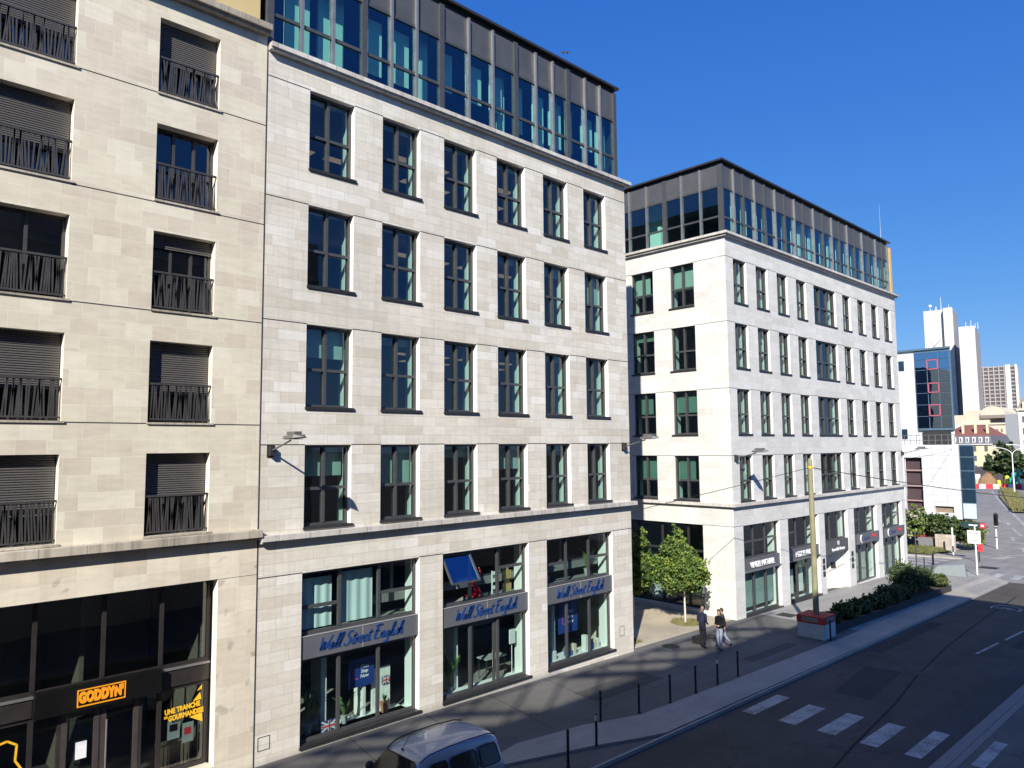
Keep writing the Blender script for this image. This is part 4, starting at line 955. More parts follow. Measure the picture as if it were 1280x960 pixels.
# ---- trees
def tree(x,y,z,h,crown,label,seed,n=5000,size=.17,mats=None,trunk=None,tr=.07,grp=None,base_h=.35):
    """crown: list of (dx,dy,dz,rx,ry,rz) lobes; leaves gather in small clumps inside them"""
    rnd=random.Random(seed); t=thing('tree',label,'tree',(x,y,z),grp)
    mb=MB(); pts=[Vector((x,y,z))]
    for i in range(1,7): pts.append(Vector((x+rnd.uniform(-.05,.05)*i*.5,y+rnd.uniform(-.05,.05)*i*.5,z+h*.85*i/6)))
    for i in range(6): mb.tube(pts[i],pts[i+1],tr*(1-i/7.5),tr*(1-(i+1)/7.5),9)
    tot=sum(c[3]*c[4]*c[5] for c in crown)
    cl=MB()
    for (dx,dy,dz,rx,ry,rz) in crown:
        k=max(5,int(n*(rx*ry*rz)/tot/26))
        c0=Vector((x+dx,y+dy,z+dz))
        pi=min(5,max(3 if h<5 else 1,int((dz/h)*6*.85))); mb.tube(pts[pi],c0,tr*.24,tr*.08,6)
        for j in range(k):
            u=rnd.uniform(-1,1);a=rnd.uniform(0,6.28);rr=rnd.random()**.42; s=math.sqrt(1-u*u)
            p=c0+Vector((s*math.cos(a)*rx,s*math.sin(a)*ry,u*rz))*rr
            q=rnd.uniform(.10,.22)*(rx+ry+rz)/2.2*.9
            mm=rnd.random(); 
            leafmesh_c(cl,p,q,26,size,rnd,0 if mm<.45 else (1 if mm<.8 else 2))
            if j%5==0: mb.tube(c0,p,tr*.13,tr*.05,5)
    mb.build('trunk',trunk or TRUNKP,t); cl.build('crown',mats or [LEAFM,LEAFY,LEAFD],t); return t
def leafmesh_c(mb,c,q,n,size,rnd,mi):
    for i in range(n):
        p=Vector((rnd.gauss(0,q*.55),rnd.gauss(0,q*.55),rnd.gauss(0,q*.45)))+c
        nrm=Vector((rnd.gauss(0,1),rnd.gauss(0,1),rnd.gauss(.7,.7))).normalized()
        a=nrm.orthogonal().normalized(); b=nrm.cross(a); an=rnd.uniform(0,6.28)
        a,b=a*math.cos(an)+b*math.sin(an),b*math.cos(an)-a*math.sin(an)
        L=size*rnd.uniform(.6,1.25);W=L*.42
        mb.add([p-a*L*.5,p+b*W-nrm*L*.1,p+a*L*.5,p-b*W-nrm*L*.1],[(0,1,2),(0,2,3)],mi if rnd.random()<.8 else rnd.randrange(3))
TL1=simple('tree_leaf_green',(.075,.135,.022),.55,0,.25,4,objc=True); TL2=simple('tree_leaf_light',(.17,.23,.03),.55,0,.25,4,objc=True); TL3=simple('tree_leaf_deep',(.040,.080,.020),.6,0,.25,4,objc=True)
tree(31.45,20.62,gz(31.4),4.6,[(0,.3,2.35,1.2,1.35,.95),(-.2,-.4,2.6,.8,.9,.8),(.1,1.1,2.5,.85,.85,.85),(0,.35,3.3,.8,.85,.85),(.0,.35,4.1,.38,.40,.7),(.4,-.75,2.15,.5,.55,.45)],'small leafy tree with a pale trunk rising from a grassy pit',3,n=19000,size=.125,mats=[TL1,TL2,TL3],tr=.055,grp='small trees in the passage')
tree(31.0,23.35,gz(31),4.5,[(0,0,2.1,1.1,1.2,1.0),(0,-.1,3.1,.8,.85,.9),(0,-.5,3.9,.4,.42,.65),(-.3,-.8,2.2,.7,.7,.7)],'small leafy tree half hidden by the corner of the script-sign office',8,n=12000,size=.125,mats=[TL1,TL2,TL3],tr=.055,grp='small trees in the passage')
def disc(name,x,y,z,r,mat,lab=None):
    mb=MB(); vs=[(x,y,z+.05)]+[(x+r*(1+.08*math.sin(3*t))*math.cos(t*math.pi/9),y+r*math.sin(t*math.pi/9),z) for t in range(18)]
    mb.add(vs,[(0,1+i,1+(i+1)%18) for i in range(18)]); return mb.build(name,mat)
structure(disc('tree_pit_ground',31.45,20.62,gz(31.4)+.006,.75,simple('dry_grass_pit',(.22,.19,.08),.95,0,.3,8)))
def tufts(name,pts,hh,mats,seed,label,n=10,w=.02):
    rnd=random.Random(seed); mb=MB()
    for (x,y,z) in pts:
        for j in range(n):
            a=rnd.uniform(0,6.28);l=hh*rnd.uniform(.5,1.1);dx=math.cos(a)*l*.4;dy=math.sin(a)*l*.4
            bx_=x+rnd.uniform(-.05,.05);by_=y+rnd.uniform(-.05,.05)
            mb.add([(bx_-w*dy/l,by_+w*dx/l,z),(bx_+w*dy/l,by_-w*dx/l,z),(bx_+dx,by_+dy,z+l)],[(0,1,2)],rnd.randrange(len(mats)))
    o=mb.build(name,mats,origin=(0,0,0)); tag(o,label,'grass',kind='stuff'); return o
rnd=random.Random(4)
GR1=simple('grass_blade',(.10,.13,.03),.8,0,.3,5); GR2=simple('grass_blade_dry',(.24,.21,.09),.85,0,.25,5)
tufts('grass',[(31.45+.7*math.sqrt(rnd.random())*math.cos(a),20.62+.7*math.sqrt(rnd.random())*math.sin(a),gz(31)+.02) for a in [rnd.uniform(0,6.28) for _ in range(260)]],.16,[GR1,GR2,GR2],5,'short dry grass in the pit around the small tree')
tufts('weeds',[(rnd.uniform(26.2,27.0),rnd.uniform(19.8,20.4),gz(27)+.005) for _ in range(60)],.14,[GR1,GR2],6,'low weeds on the sandy ground by the corner of the script-sign office')
tufts('grass',[(rnd.uniform(67.0,71.5),rnd.uniform(20.4,26),gz(69)+.12) for _ in range(1300)],.28,[GR1,GR1,GR2],7,'lawn strip at the far corner across the side street',8,.05)
# vegetation across the side street
PALEB=simple('blossom_leaf',(.30,.31,.20),.7,0,.25,4,objc=True)
tree(69.5,24.0,gz(69),4.6,[(0,-.6,2.3,1.4,2.0,1.2),(0,.8,2.8,1.5,1.5,1.3),(-.5,-1.6,3.0,1.0,1.2,.9)],'pale-leaved bushy tree at the far end of the white corner office',21,n=7000,size=.26,mats=[LEAFM,TL2,PALEB],tr=.12,trunk=TWIG,grp='trees across the side street')
tree(72.5,22.0,gz(72),3.6,[(0,-.8,2.0,1.4,1.5,1.0),(0,.9,2.0,1.2,1.6,1.0),(0,-2.2,1.9,1.0,1.2,.9)],'dense green tree beneath the white tiled block',22,n=7000,size=.26,mats=[LEAFD,LEAFM,LEAFM],tr=.12,trunk=TWIG,grp='trees across the side street')
shrub(74.0,19.3,gz(74),1.5,2.2,'yellow-green hedge bush behind the white signpost',23,size=.24,n=4000,mats=[LEAFY,LEAFM,TL2],grp='bushes across the side street')
shrub(75.5,21.2,gz(75),1.3,2.0,'darker bush under the overhang of the white tiled block',24,size=.24,n=3000,mats=[LEAFM,LEAFD,LEAFY],grp='bushes across the side street')
SW=stone('pinkish_garden_wall',[(0,(.45,.38,.31)),(1,(.58,.50,.42))],.5,.25,jw=.02,jmix=.4,grime=.35,streaks=.3,seed=4)
mb=MB(); mb.box(70.8,71.1,19.7,21.2,gz(71),gz(71)+1.4); tag(mb.build('garden_wall',SW),'low crumbling stone wall beside the lawn strip','wall')
mb=MB(); mb.box(71.3,71.6,21.3,27,gz(71),gz(71)+1.0); tag(mb.build('garden_wall',simple('grey_render_wall',(.19,.19,.20),.9)),'plain grey wall behind the lawn strip','wall')

# ---- signs and posts at the crossing
POSTW=simple('white_painted_post',(.72,.72,.70),.5,0,.05,5,objc=True)
t=thing('signpost','white signpost with a white board and small red plate on the corner kerb','signpost',(58.85,15.1,gz(58.9)))
z=gz(58.9); mb=MB(); mb.tube((58.85,15.1,z),(58.85,15.1,z+3.4),.055,.05,10); mb.build('post',POSTW,t)
mb=MB(); mb.box(58.76,58.78,14.75,15.55,-6.95,-6.05); mb.build('board',POSTW,t)
mb=MB(); mb.box(58.755,58.759,14.86,15.44,-6.24,-6.20);mb.box(58.755,58.759,14.86,15.30,-6.75,-6.72); mb.build('board_line',NAVY,t)
mb=MB(); mb.box(58.76,58.78,14.66,14.94,-7.45,-6.97); mb.build('red_plate',REDL,t)
t=thing('direction_sign','dark direction sign with an arrow end and a red emblem above the far kerb','road sign',(66,16.7,gz(66)))
z=gz(66); mb=MB(); mb.tube((66.05,16.75,z),(66.05,16.75,z+3.0),.05,.05,8); mb.build('post',FRD,t)
mb=MB(); mb.add([(65.9,16.2,-6.62),(65.9,17.6,-6.62),(65.9,18.0,-6.4),(65.9,17.6,-6.14),(65.9,16.2,-6.14),(65.95,16.2,-6.62),(65.95,17.6,-6.62),(65.95,18.0,-6.4),(65.95,17.6,-6.14),(65.95,16.2,-6.14)],[(0,1,2,3,4),(9,8,7,6,5),(0,5,6,1),(1,6,7,2),(2,7,8,3),(3,8,9,4),(4,9,5,0)]); 
bd=mb.build('board',simple('dark_green_sign',(.02,.05,.05),.5),t)
mb=MB(); mb.box(65.885,65.899,16.7,17.3,-6.42,-6.33); mb.build('lettering_bar',WHT,bd)
mb=MB(); mb.box(65.88,65.899,16.2,16.55,-6.58,-6.18,0); mb.box(65.872,65.88,16.28,16.47,-6.46,-6.30,1); mb.build('emblem',[REDL,WHT],bd)
t=thing('marker_post','plain white marker post at the edge of the far pavement','post',(69.0,19.35,gz(69)))
mb=MB(); mb.tube((69,19.35,gz(69)),(69,19.35,gz(69)+2.15),.07,.07,10); mb.sphere((69,19.35,gz(69)+2.15),.07,8); mb.build('post',POSTW,t)
t=thing('traffic_light','traffic light with a black head on a white banded post in the far carriageway','traffic light',(77,18.1,gz(77)))
z=gz(77)+ROAD; mb=MB(); mb.tube((77,18.1,z),(77,18.1,z+2.4),.075,.075,10); mb.build('post',POSTW,t)
mb=MB(); mb.tube((77,18.1,z+.95),(77,18.1,z+1.05),.085,.085,10); mb.tube((77,18.1,z+1.75),(77,18.1,z+1.9),.085,.085,10); mb.build('band',FRD,t)
mb=MB(); mb.box(76.83,77.12,17.9,18.2,z+2.05,z+3.0); 
for k_ in range(3): mb.tube((76.83,18.05,z+2.25+k_*.28),(76.70,18.05,z+2.27+k_*.28),.11,.11,8,caps=False)
mb.sphere((76.98,18.05,z+3.0),.16,8); hd=mb.build('signal_head',simple('black_signal',(.012,.012,.012),.5),t)
t=thing('thin_post','slender dark post rising from the tallest shrubs of the planter','post',(51.6,16.6,gz(51)))
mb=MB(); mb.tube((51.6,16.6,gz(51.6)),(51.6,16.6,gz(51.6)+3.3),.045,.04,8); mb.sphere((51.6,16.6,gz(51.6)+3.3),.05,8); mb.build('post',simple('grey_steel',(.09,.09,.095),.5,.4),t)
for i,(x,y) in enumerate(((57.5,18.0),(60.6,18.4),(62.5,18.9))):
    z=gz(x)+(0 if x<59 else ROAD); bollard(x,y,1.0,z,['grey pedestrian post by the far corner of the white office','thin grey post at the start of the side-street crossing','thin grey post in the middle of the side-street crossing'][i],grp='thin posts around the side-street crossing')
# low wedge standing for a blurred, car-like grey shape on the corner
mb=MB(); gx=57.2
mb.add([(gx-.5,15.2,gz(57)),(gx+.6,15.4,gz(57)),(gx+.6,17.6,gz(57)),(gx-.5,17.5,gz(57)),(gx-.3,15.35,gz(57)+.85),(gx+.35,15.5,gz(57)+.9),(gx+.35,17.0,gz(57)+.62),(gx-.3,17.0,gz(57)+.62)],
  [(0,3,2,1),(4,5,6,7),(0,1,5,4),(1,2,6,5),(2,3,7,6),(3,0,4,7)])
tag(mb.build('blurred_shape',simple('blurred_blue_grey',(.20,.23,.24),.7,0,.08,2,bump=.3),bevel=.06),'blurred blue-grey car-like shape on the street corner behind the planter','covered box')

# ================================================================== PARKED VAN
def van():
    X0,Yc=8.25,13.80; zg=gz(10)+ROAD+.04
    t=thing('parked_van','silvery blue compact van parked in the bay with its roof catching light','van',(X0+2,Yc,zg))
    st=[ # x, halfwidth low, belt z, half width roof, top z
     (0.00,.62,.62,.50,.72),(.12,.78,.66,.62,.86),(.55,.82,.95,.70,1.02),(.95,.83,1.02,.72,1.10),(1.05,.83,1.05,.70,1.16),(1.62,.83,1.10,.62,1.66),(1.85,.83,1.11,.62,1.76),(2.3,.83,1.12,.63,1.81),(3.0,.83,1.12,.63,1.81),(3.6,.83,1.12,.62,1.78),(3.86,.82,1.12,.60,1.71),(3.98,.80,1.1,.585,1.55),(4.02,.76,.9,.60,1.0),(4.0,.70,.45,.60,.5)]
    mb=MB(); vs=[]; 
    def sec(s_):
        x,w,zb_,wr,zt=s_; zb_=min(zb_,zt-.02)
        return [(x,-w*.9,.22),(x,-w,.40),(x,-w,zb_*.75+.05),(x,-w*.985,zb_),(x,-(wr*.85+w*.15),zb_+(zt-zb_)*.55),(x,-wr,zt-.07*min(1,(zt-zb_)/.5)),(x,-wr*.82,zt-.015),(x,-wr*.4,zt+.01),(x,0,zt+.02),
                (x,wr*.4,zt+.01),(x,wr*.82,zt-.015),(x,wr,zt-.07*min(1,(zt-zb_)/.5)),(x,(wr*.85+w*.15),zb_+(zt-zb_)*.55),(x,w*.985,zb_),(x,w,zb_*.75+.05),(x,w,.40),(x,w*.9,.22)]
    n=17
    for s_ in st:
        for p in sec(s_): vs.append((X0+p[0],Yc+p[1],zg+p[2]))
    fs=[]; 
    for i in range(len(st)-1):
        for j in range(n-1): fs.append((i*n+j,i*n+j+1,(i+1)*n+j+1,(i+1)*n+j))
        fs.append((i*n+n-1,i*n,(i+1)*n,(i+1)*n+n-1))
    fs.append(tuple(range(n))); fs.append(tuple(reversed(range((len(st)-1)*n,len(st)*n))))
    mb.add(vs,fs,0,True)
    m,nt,out=newmat('van_silver_blue_paint'); b=N(nt,'ShaderNodeBsdfPrincipled'); pos=N(nt,'ShaderNodeNewGeometry').outputs['Position']
    nz=N(nt,'ShaderNodeTexNoise',inp={'Vector':pos,'Scale':3.0,'Detail':4.0}); nt.links.new(ramp(nt,nz.outputs[0],[(.3,(.36,.40,.46)),(.7,(.42,.46,.51))]),b.inputs['Base Color'])
    b.inputs['Metallic'].default_value=.25; b.inputs['Roughness'].default_value=.32; b.inputs['Coat Weight'].default_value=.6; nt.links.new(b.outputs[0],out.inputs[0])
    mb.build('body',m,t,subd=2)
    BG=simple('car_glass',(.012,.018,.018),.06,0,0,1,spec=.45); RUB=simple('black_rubber',(.015,.015,.015),.7)
    def W(x,y,z): return (X0+x,Yc+y,zg+z)
    # windscreen
    mb=MB(); mb.add([W(1.06,-.66,1.14),W(1.06,.66,1.14),W(1.62,.555,1.635),W(1.62,-.555,1.635)],[(0,1,2,3)]); 
    mb.v=[(a-.03,b_,c+.02) for a,b_,c in mb.v]; mb.build('windscreen',BG,t,subd=0)
    for s_ in (-1,1):
        for (xa,xb,xc,xd,name) in ((1.55,2.30,2.30,1.85,'front_window'),(2.42,3.12,3.12,2.42,'rear_window'),(3.24,3.80,3.74,3.24,'quarter_window')):
            def sp(x,z):
                k=(z-1.12)/.55; return W(x,s_*(.855-.17*k-(.02 if k>.9 else 0)),z)
            mb=MB(); zl,zh=1.17,1.58
            mb.add([sp(xa,zl),sp(xb,zl),sp(xc,zh),sp(xd,zh)],[(0,1,2,3)])
            cc=MB(); 
            pts=[sp(xa+.04,zl),sp(xb-.04,zl),sp(xb,zl+.05),sp(xc,zh-.06),sp(xc-.05,zh),sp(xd+.05,zh),sp(xd,zh-.06),sp(xa,zl+.05)]
            cc.add(pts,[tuple(range(8))]); w=cc.build(name,BG,t)
            ru=MB()
            for a_,b_ in zip(pts,pts[1:]+pts[:1]): ru.tube(a_,b_,.014,.014,5)
            ru.build('seal',RUB,w)
        mb=MB(); mb.tube(W(.62,s_*.78,.30),W(.62,s_*.86,.30),.30,.30,20); wl=mb.build('wheel',RUB,t); mb=MB(); mb.tube(W(.62,s_*.80,.30),W(.62,s_*.87,.30),.19,.19,16); mb.build('rim',FIN,wl)
        mb=MB(); mb.tube(W(3.3,s_*.78,.30),W(3.3,s_*.86,.30),.30,.30,20); wl=mb.build('wheel',RUB,t); mb=MB(); mb.tube(W(3.3,s_*.80,.30),W(3.3,s_*.87,.30),.19,.19,16); mb.build('rim',FIN,wl)
        mb=MB(); mb.path([W(1.66,s_*.60,1.66),W(1.9,s_*.615,1.76),W(2.4,s_*.625,1.80),W(3.0,s_*.625,1.80),W(3.6,s_*.61,1.765),W(3.84,s_*.60,1.70)],.014,5); mb.build('roof_gutter',RUB,t)
        mb=MB(); mb.sphere(W(1.45,s_*.98,1.22),.11,8,0,.9); mb.tube(W(1.48,s_*.84,1.16),W(1.45,s_*.95,1.20),.03,.03,6); mb.build('mirror',RUB,t)
        mb=MB(); mb.sphere(W(.14,s_*.62,.70),.14,10,0,.7); mb.build('headlight',simple('lamp_glass',(.6,.62,.62),.1) if 'lamp_glass' not in MATS else MATS['lamp_glass'],t)
    mb=MB(); mb.tube(W(1.72,.12,1.74),W(1.95,.12,2.0),.008,.004,5); mb.sphere(W(1.72,.12,1.74),.03,8,0,.6); mb.build('antenna',RUB,t)
    mb=MB(); mb.bar(W(1.60,-.52,1.665),W(1.60,.52,1.665),.03,.012); mb.build('windscreen_seal',RUB,t)
    return t
van()

# ================================================================== PEOPLE
def skin_mesh(joints,edges):
    """continuous body grown over a joint skeleton, rooted at joint 0"""
    me=bpy.data.meshes.new('tmp'); me.from_pydata([j[0] for j in joints],edges,[])
    o=bpy.data.objects.new('tmp',me); COL.objects.link(o)
    md=o.modifiers.new('s','SKIN'); md.use_smooth_shade=True
    sv=me.skin_vertices[0].data
    for i,j in enumerate(joints): sv[i].radius=(j[1],j[1]*(j[2] if len(j)>2 else 1)); sv[i].use_root=(i==0)
    ss=o.modifiers.new('u','SUBSURF'); ss.levels=2; ss.render_levels=2
    dg=bpy.context.evaluated_depsgraph_get(); dg.update()
    m2=bpy.data.meshes.new_from_object(o.evaluated_get(dg))
    bpy.data.objects.remove(o); return m2
SKIN=simple('skin',(.50,.30,.22),.55,0,.06,10,objc=True)
def person(x,y,z,face,label,H,top,bottom,hair,pose,jacket_len=.47,sleeves=True,bald=False,hairlen=0):
    """face = heading angle; pose gives joint offsets in body frame (forward f, left l, up u) as shares of H"""
    t=thing('person',label,'person',(x,y,z))
    cf,sf=math.cos(face),math.sin(face)
    def B(f,l,u): return (f*cf-l*sf,f*sf+l*cf,u)
    P=dict(pel=(0,0,.52),wst=(0,0,.60),chs=(.005,0,.72),nk=(.01,0,.835),hd=(.02,0,.87),ht=(.02,0,.965),
        hipL=(0,.05,.50),kneL=(.02,.055,.28),ankL=(0,.055,.045),toeL=(.085,.06,.022),hipR=(0,-.05,.50),kneR=(.02,-.055,.28),ankR=(0,-.055,.045),toeR=(.085,-.06,.022),
        shL=(0,.105,.80),elL=(-.01,.135,.62),wrL=(.05,.13,.50),haL=(.07,.125,.455),shR=(0,-.105,.80),elR=(-.01,-.135,.62),wrR=(.05,-.13,.50),haR=(.07,-.125,.455))
    P.update(pose); order=list(P)
    rad=dict(pel=.062,wst=.068,chs=.078,nk=.032,hd=.042,ht=.040,hipL=.050,hipR=.050,kneL=.033,kneR=.033,ankL=.024,ankR=.024,toeL=.018,toeR=.018,shL=.036,shR=.036,elL=.026,elR=.026,wrL=.017,wrR=.017,haL=.020,haR=.020)
    J=[(tuple(c*H for c in B(*P[k])),rad[k]*H) for k in order]
    ix={k:i for i,k in enumerate(order)}
    E_=[('pel','wst'),('wst','chs'),('chs','nk'),('nk','hd'),('hd','ht'),('pel','hipL'),('hipL','kneL'),('kneL','ankL'),('ankL','toeL'),('pel','hipR'),('hipR','kneR'),('kneR','ankR'),('ankR','toeR'),('chs','shL'),('shL','elL'),('elL','wrL'),('wrL','haL'),('chs','shR'),('shR','elR'),('elR','wrR'),('wrR','haR')]
    me=skin_mesh(J,[(ix[a],ix[b]) for a,b in E_])
    # fingers: four tapered and a thumb on each hand, joined into the body mesh
    import bmesh
    bm=bmesh.new(); bm.from_mesh(me)
    fm=MB()
    for s_ in ('L','R'):
        w=Vector(J[ix['wr'+s_]][0]);h=Vector(J[ix['ha'+s_]][0]); d=(h-w).normalized(); sd=d.cross(Vector((0,0,1)))
        sd=sd.normalized() if sd.length>.1 else Vector((cf,sf,0)); nr=sd.cross(d).normalized()
        for q,(off,ln) in enumerate(((-.024,.030),(-.008,.036),(.008,.034),(.023,.026))):
            a=h+sd*off+d*.02; b_=a+d*ln*.55*H*.6+nr*-.006; c=b_+d*ln*.5*H*.5+nr*-.02
            fm.tube(a,b_,.0095,.0085,6); fm.tube(b_,c,.0085,.006,6)
        a=h-d*.02+sd*.022; fm.tube(a,a+sd*.022+d*.022,.011,.009,6); fm.tube(a+sd*.022+d*.022,a+sd*.026+d*.05,.009,.006,6)
    vv=[bm.verts.new(p) for p in fm.v]
    for f in fm.f:
        try: bm.faces.new([vv[i] for i in f]).smooth=True
        except ValueError: pass
    hz=P['hd'][2]*H; headc=Vector(B(*[ (P['hd'][i]+P['ht'][i])/2*H for i in range(3)])) if False else (Vector(J[ix['hd']][0])+Vector(J[ix['ht']][0]))/2
    # nose and ears as part of the body
    fw=Vector((cf,sf,0)); lf=Vector((-sf,cf,0))
    for p,r_ in ((headc+fw*.048*H+Vector((0,0,-.004*H)),.010*H),(headc+lf*.044*H,.012*H),(headc-lf*.044*H,.012*H)):
        bmesh.ops.create_icosphere(bm,subdivisions=1,radius=r_,matrix=Matrix.Translation(p))
    bm.to_mesh(me); bm.free()
    for m in (SKIN,top,bottom,MATS.get('shoe_black') or simple('shoe_black',(.015,.013,.012),.5)): me.materials.append(m)
    wrist=[Vector(J[ix['wrL']][0]),Vector(J[ix['wrR']][0])]; shoe=[(Vector(J[ix['ankL']][0]),Vector(J[ix['toeL']][0])),(Vector(J[ix['ankR']][0]),Vector(J[ix['toeR']][0]))]
    def segd(p,a,b):
        ab=b-a; t_=max(0,min(1,(p-a).dot(ab)/ab.length_squared)); return (p-a-ab*t_).length
    armsegs=[(Vector(J[ix['sh'+s]][0]),Vector(J[ix['el'+s]][0])) for s in 'LR']+[(Vector(J[ix['el'+s]][0]),Vector(J[ix['wr'+s]][0])) for s in 'LR']
    for f in me.polygons:
        f.use_smooth=True; c=f.center; u=c.z/H
        hand=any((c-Vector(J[ix['ha'+s]][0])).length<.05*H*1.2 for s in 'LR')
        arm=min(segd(c,a,b) for a,b in armsegs)<.034*H
        if hand: mi=0
        elif any(segd(c,a,b)<.032*H for a,b in shoe) and u<.30 and (c-shoe[0][0]).length<.13*H or (any(segd(c,a,b)<.030*H for a,b in shoe)): mi=3
        elif u>.838: mi=0
        elif arm and u>.40: mi=1
        elif u<jacket_len: mi=2
        else: mi=1
        f.material_index=mi
    me.name='body'
    o=bpy.data.objects.new('body',me); COL.objects.link(o); o.parent=t
    WLOC[o.name]=Vector((x,y,z))
    # face details
    fm=MB(); O=Vector((x,y,z))
    for s_ in (-1,1): fm.sphere(O+headc+fw*.041*H+lf*(s_*.016*H)+Vector((0,0,.008*H)),.0045*H,6)
    fm.build('eye',FRD,t)
    fm=MB(); fm.bar(O+headc+fw*.046*H-lf*.012*H+Vector((0,0,-.022*H)),O+headc+fw*.046*H+lf*.012*H+Vector((0,0,-.022*H)),.006,.008); fm.build('mouth',simple('lip',(.35,.12,.10),.6) if 'lip' not in MATS else MATS['lip'],t)
    if hair:
        hm=MB(); c=O+headc; n1,n2=14,9
        vs=[];fs=[]
        for j in range(n2+1):
            ph=math.pi*.62*j/n2
            for i in range(n1):
                a=2*math.pi*i/n1; dirv=Vector((math.cos(a),math.sin(a),0)); front=dirv.dot(fw)
                pp=ph*(1.0 if front<.3 else .62); r_=.0485*H*(1+.05*math.sin(5*a+j))
                vs.append(c+Vector((r_*math.sin(pp)*math.cos(a),r_*math.sin(pp)*math.sin(a),.062*H*math.cos(pp)+.008*H)))
        for j in range(n2):
            for i in range(n1): fs.append((j*n1+i,(j+1)*n1+i,(j+1)*n1+(i+1)%n1,j*n1+(i+1)%n1))
        hm.add(vs,fs,0,True)
        if hairlen:
            for q in range(9):
                a=-1.2+2.4*q/8; b0=c-fw*(.042*H*math.cos(a))+lf*(.042*H*math.sin(a))
                hm.tube(b0+Vector((0,0,.0)),b0-fw*.01+Vector((0,0,-hairlen)),.014*H,.008*H,6)
        hm.build('hair',hair,t)
    return t
CN=simple('navy_jacket_cloth',(.030,.038,.085),.85,0,.2,12,objc=True); CB=simple('black_cloth',(.010,.010,.012),.9,0,.2,12,objc=True); CK=simple('dark_brown_cloth',(.055,.040,.035),.9,0,.2,12,objc=True)
JN=simple('pale_blue_jeans',(.27,.31,.40),.85,0,.15,14,objc=True); BT=simple('black_trousers',(.012,.013,.020),.9,0,.15,12,objc=True)
HR=simple('dark_brown_hair',(.035,.022,.015),.6,0,.2,20,objc=True)
person(27.95,17.50,gz(28),R(-8),'bald man in a navy jacket and black trousers, seen from behind',1.80,CN,BT,None,dict(elL=(-.01,.130,.62),wrL=(.06,.10,.56),haL=(.10,.06,.56),elR=(-.03,-.14,.63),wrR=(.07,-.11,.56),haR=(.10,-.07,.56),ankL=(.02,.045,.045),toeL=(.10,.06,.022),ankR=(-.03,-.045,.045),toeR=(.05,-.06,.022)),jacket_len=.46)
person(28.15,16.80,gz(28.3),R(165),'person with dark hair in a black top and pale jeans, turned towards the camera',1.72,CB,JN,HR,dict(wrL=(.09,.07,.60),haL=(.12,.03,.61),elL=(.0,.13,.63),wrR=(.09,-.07,.60),haR=(.12,-.03,.61),elR=(.0,-.13,.63),kneL=(.03,.06,.28),ankL=(.05,.08,.045),toeL=(.13,.09,.022),ankR=(-.03,-.06,.045),toeR=(.05,-.07,.022)),jacket_len=.53,hairlen=.10)
person(28.72,16.99,gz(28.7),R(115),'walking person in a dark brown jacket, half hidden behind the one in black',1.66,CK,JN,HR,dict(kneL=(.11,.05,.30),ankL=(.13,.055,.045),toeL=(.21,.06,.024),kneR=(-.05,-.05,.27),ankR=(-.20,-.055,.09),toeR=(-.15,-.06,.03),elL=(-.08,.13,.64),wrL=(-.06,.13,.52),haL=(-.05,.13,.48),elR=(.05,-.13,.64),wrR=(.14,-.12,.57),haR=(.17,-.11,.55)),jacket_len=.50)
t=thing('briefcase','dark briefcase standing on the pavement beside the bald man','briefcase',(28.4,18.05,gz(28.4)))
mb=MB(); z=gz(28.4); mb.box(28.33,28.45,17.85,18.27,z,z+.30); mb.build('case',FRB,t,bevel=.015)
mb=MB(); mb.path([(28.39,17.98,z+.30),(28.39,17.98,z+.37),(28.39,18.14,z+.37),(28.39,18.14,z+.30)],.012,6); mb.build('handle',FRD,t)
# litter on the pavement
mb=MB(); mb.sphere((12.35,17.25,gz(12)+.03),.06,7,0,.4,4); tag(mb.build('crumpled_paper',MATS['white_paper']),'crumpled white paper lying on the pavement near the first shop window','litter')
# pair of birds
for i,(dx,dy,lb) in enumerate(((0,0,'small dark bird in flight above the roof, the left one of the pair'),(.16,-.17,'small dark bird in flight above the roof, the right one of the pair'))):
    mb=MB(); c=Vector((33.6+dx,29.9+dy,24.8)); fs=[]
    mb.add([c+Vector((.02,.0,.10)),c+Vector((-.03,.03,.0)),c+Vector((.03,-.03,.0)),c+Vector((0,0,-.14)),c+Vector((.16,-.14,.05)),c+Vector((-.10,.12,-.02))],[(0,1,3),(0,3,2),(0,2,1),(1,2,3),(0,4,2),(0,5,1)])
    b_=thing('bird',lb,'bird',c,'pair of birds above the roof'); 
    bod=MB(); bod.sphere(c,.045,8,0,2.4); bod.build('body',simple('bird_black',(.01,.012,.03),.7) if 'bird_black' not in MATS else MATS['bird_black'],b_)
    for s_ in (-1,1):
        wg=MB(); wg.add([c+Vector((0,0,.05)),c+Vector((.0,.0,-.04)),c+Vector((s_*.10,-s_*.10,.08)),c+Vector((s_*.17,-s_*.16,-.03))],[(0,1,3,2)]); wg.build('wing',MATS['bird_black'],b_)

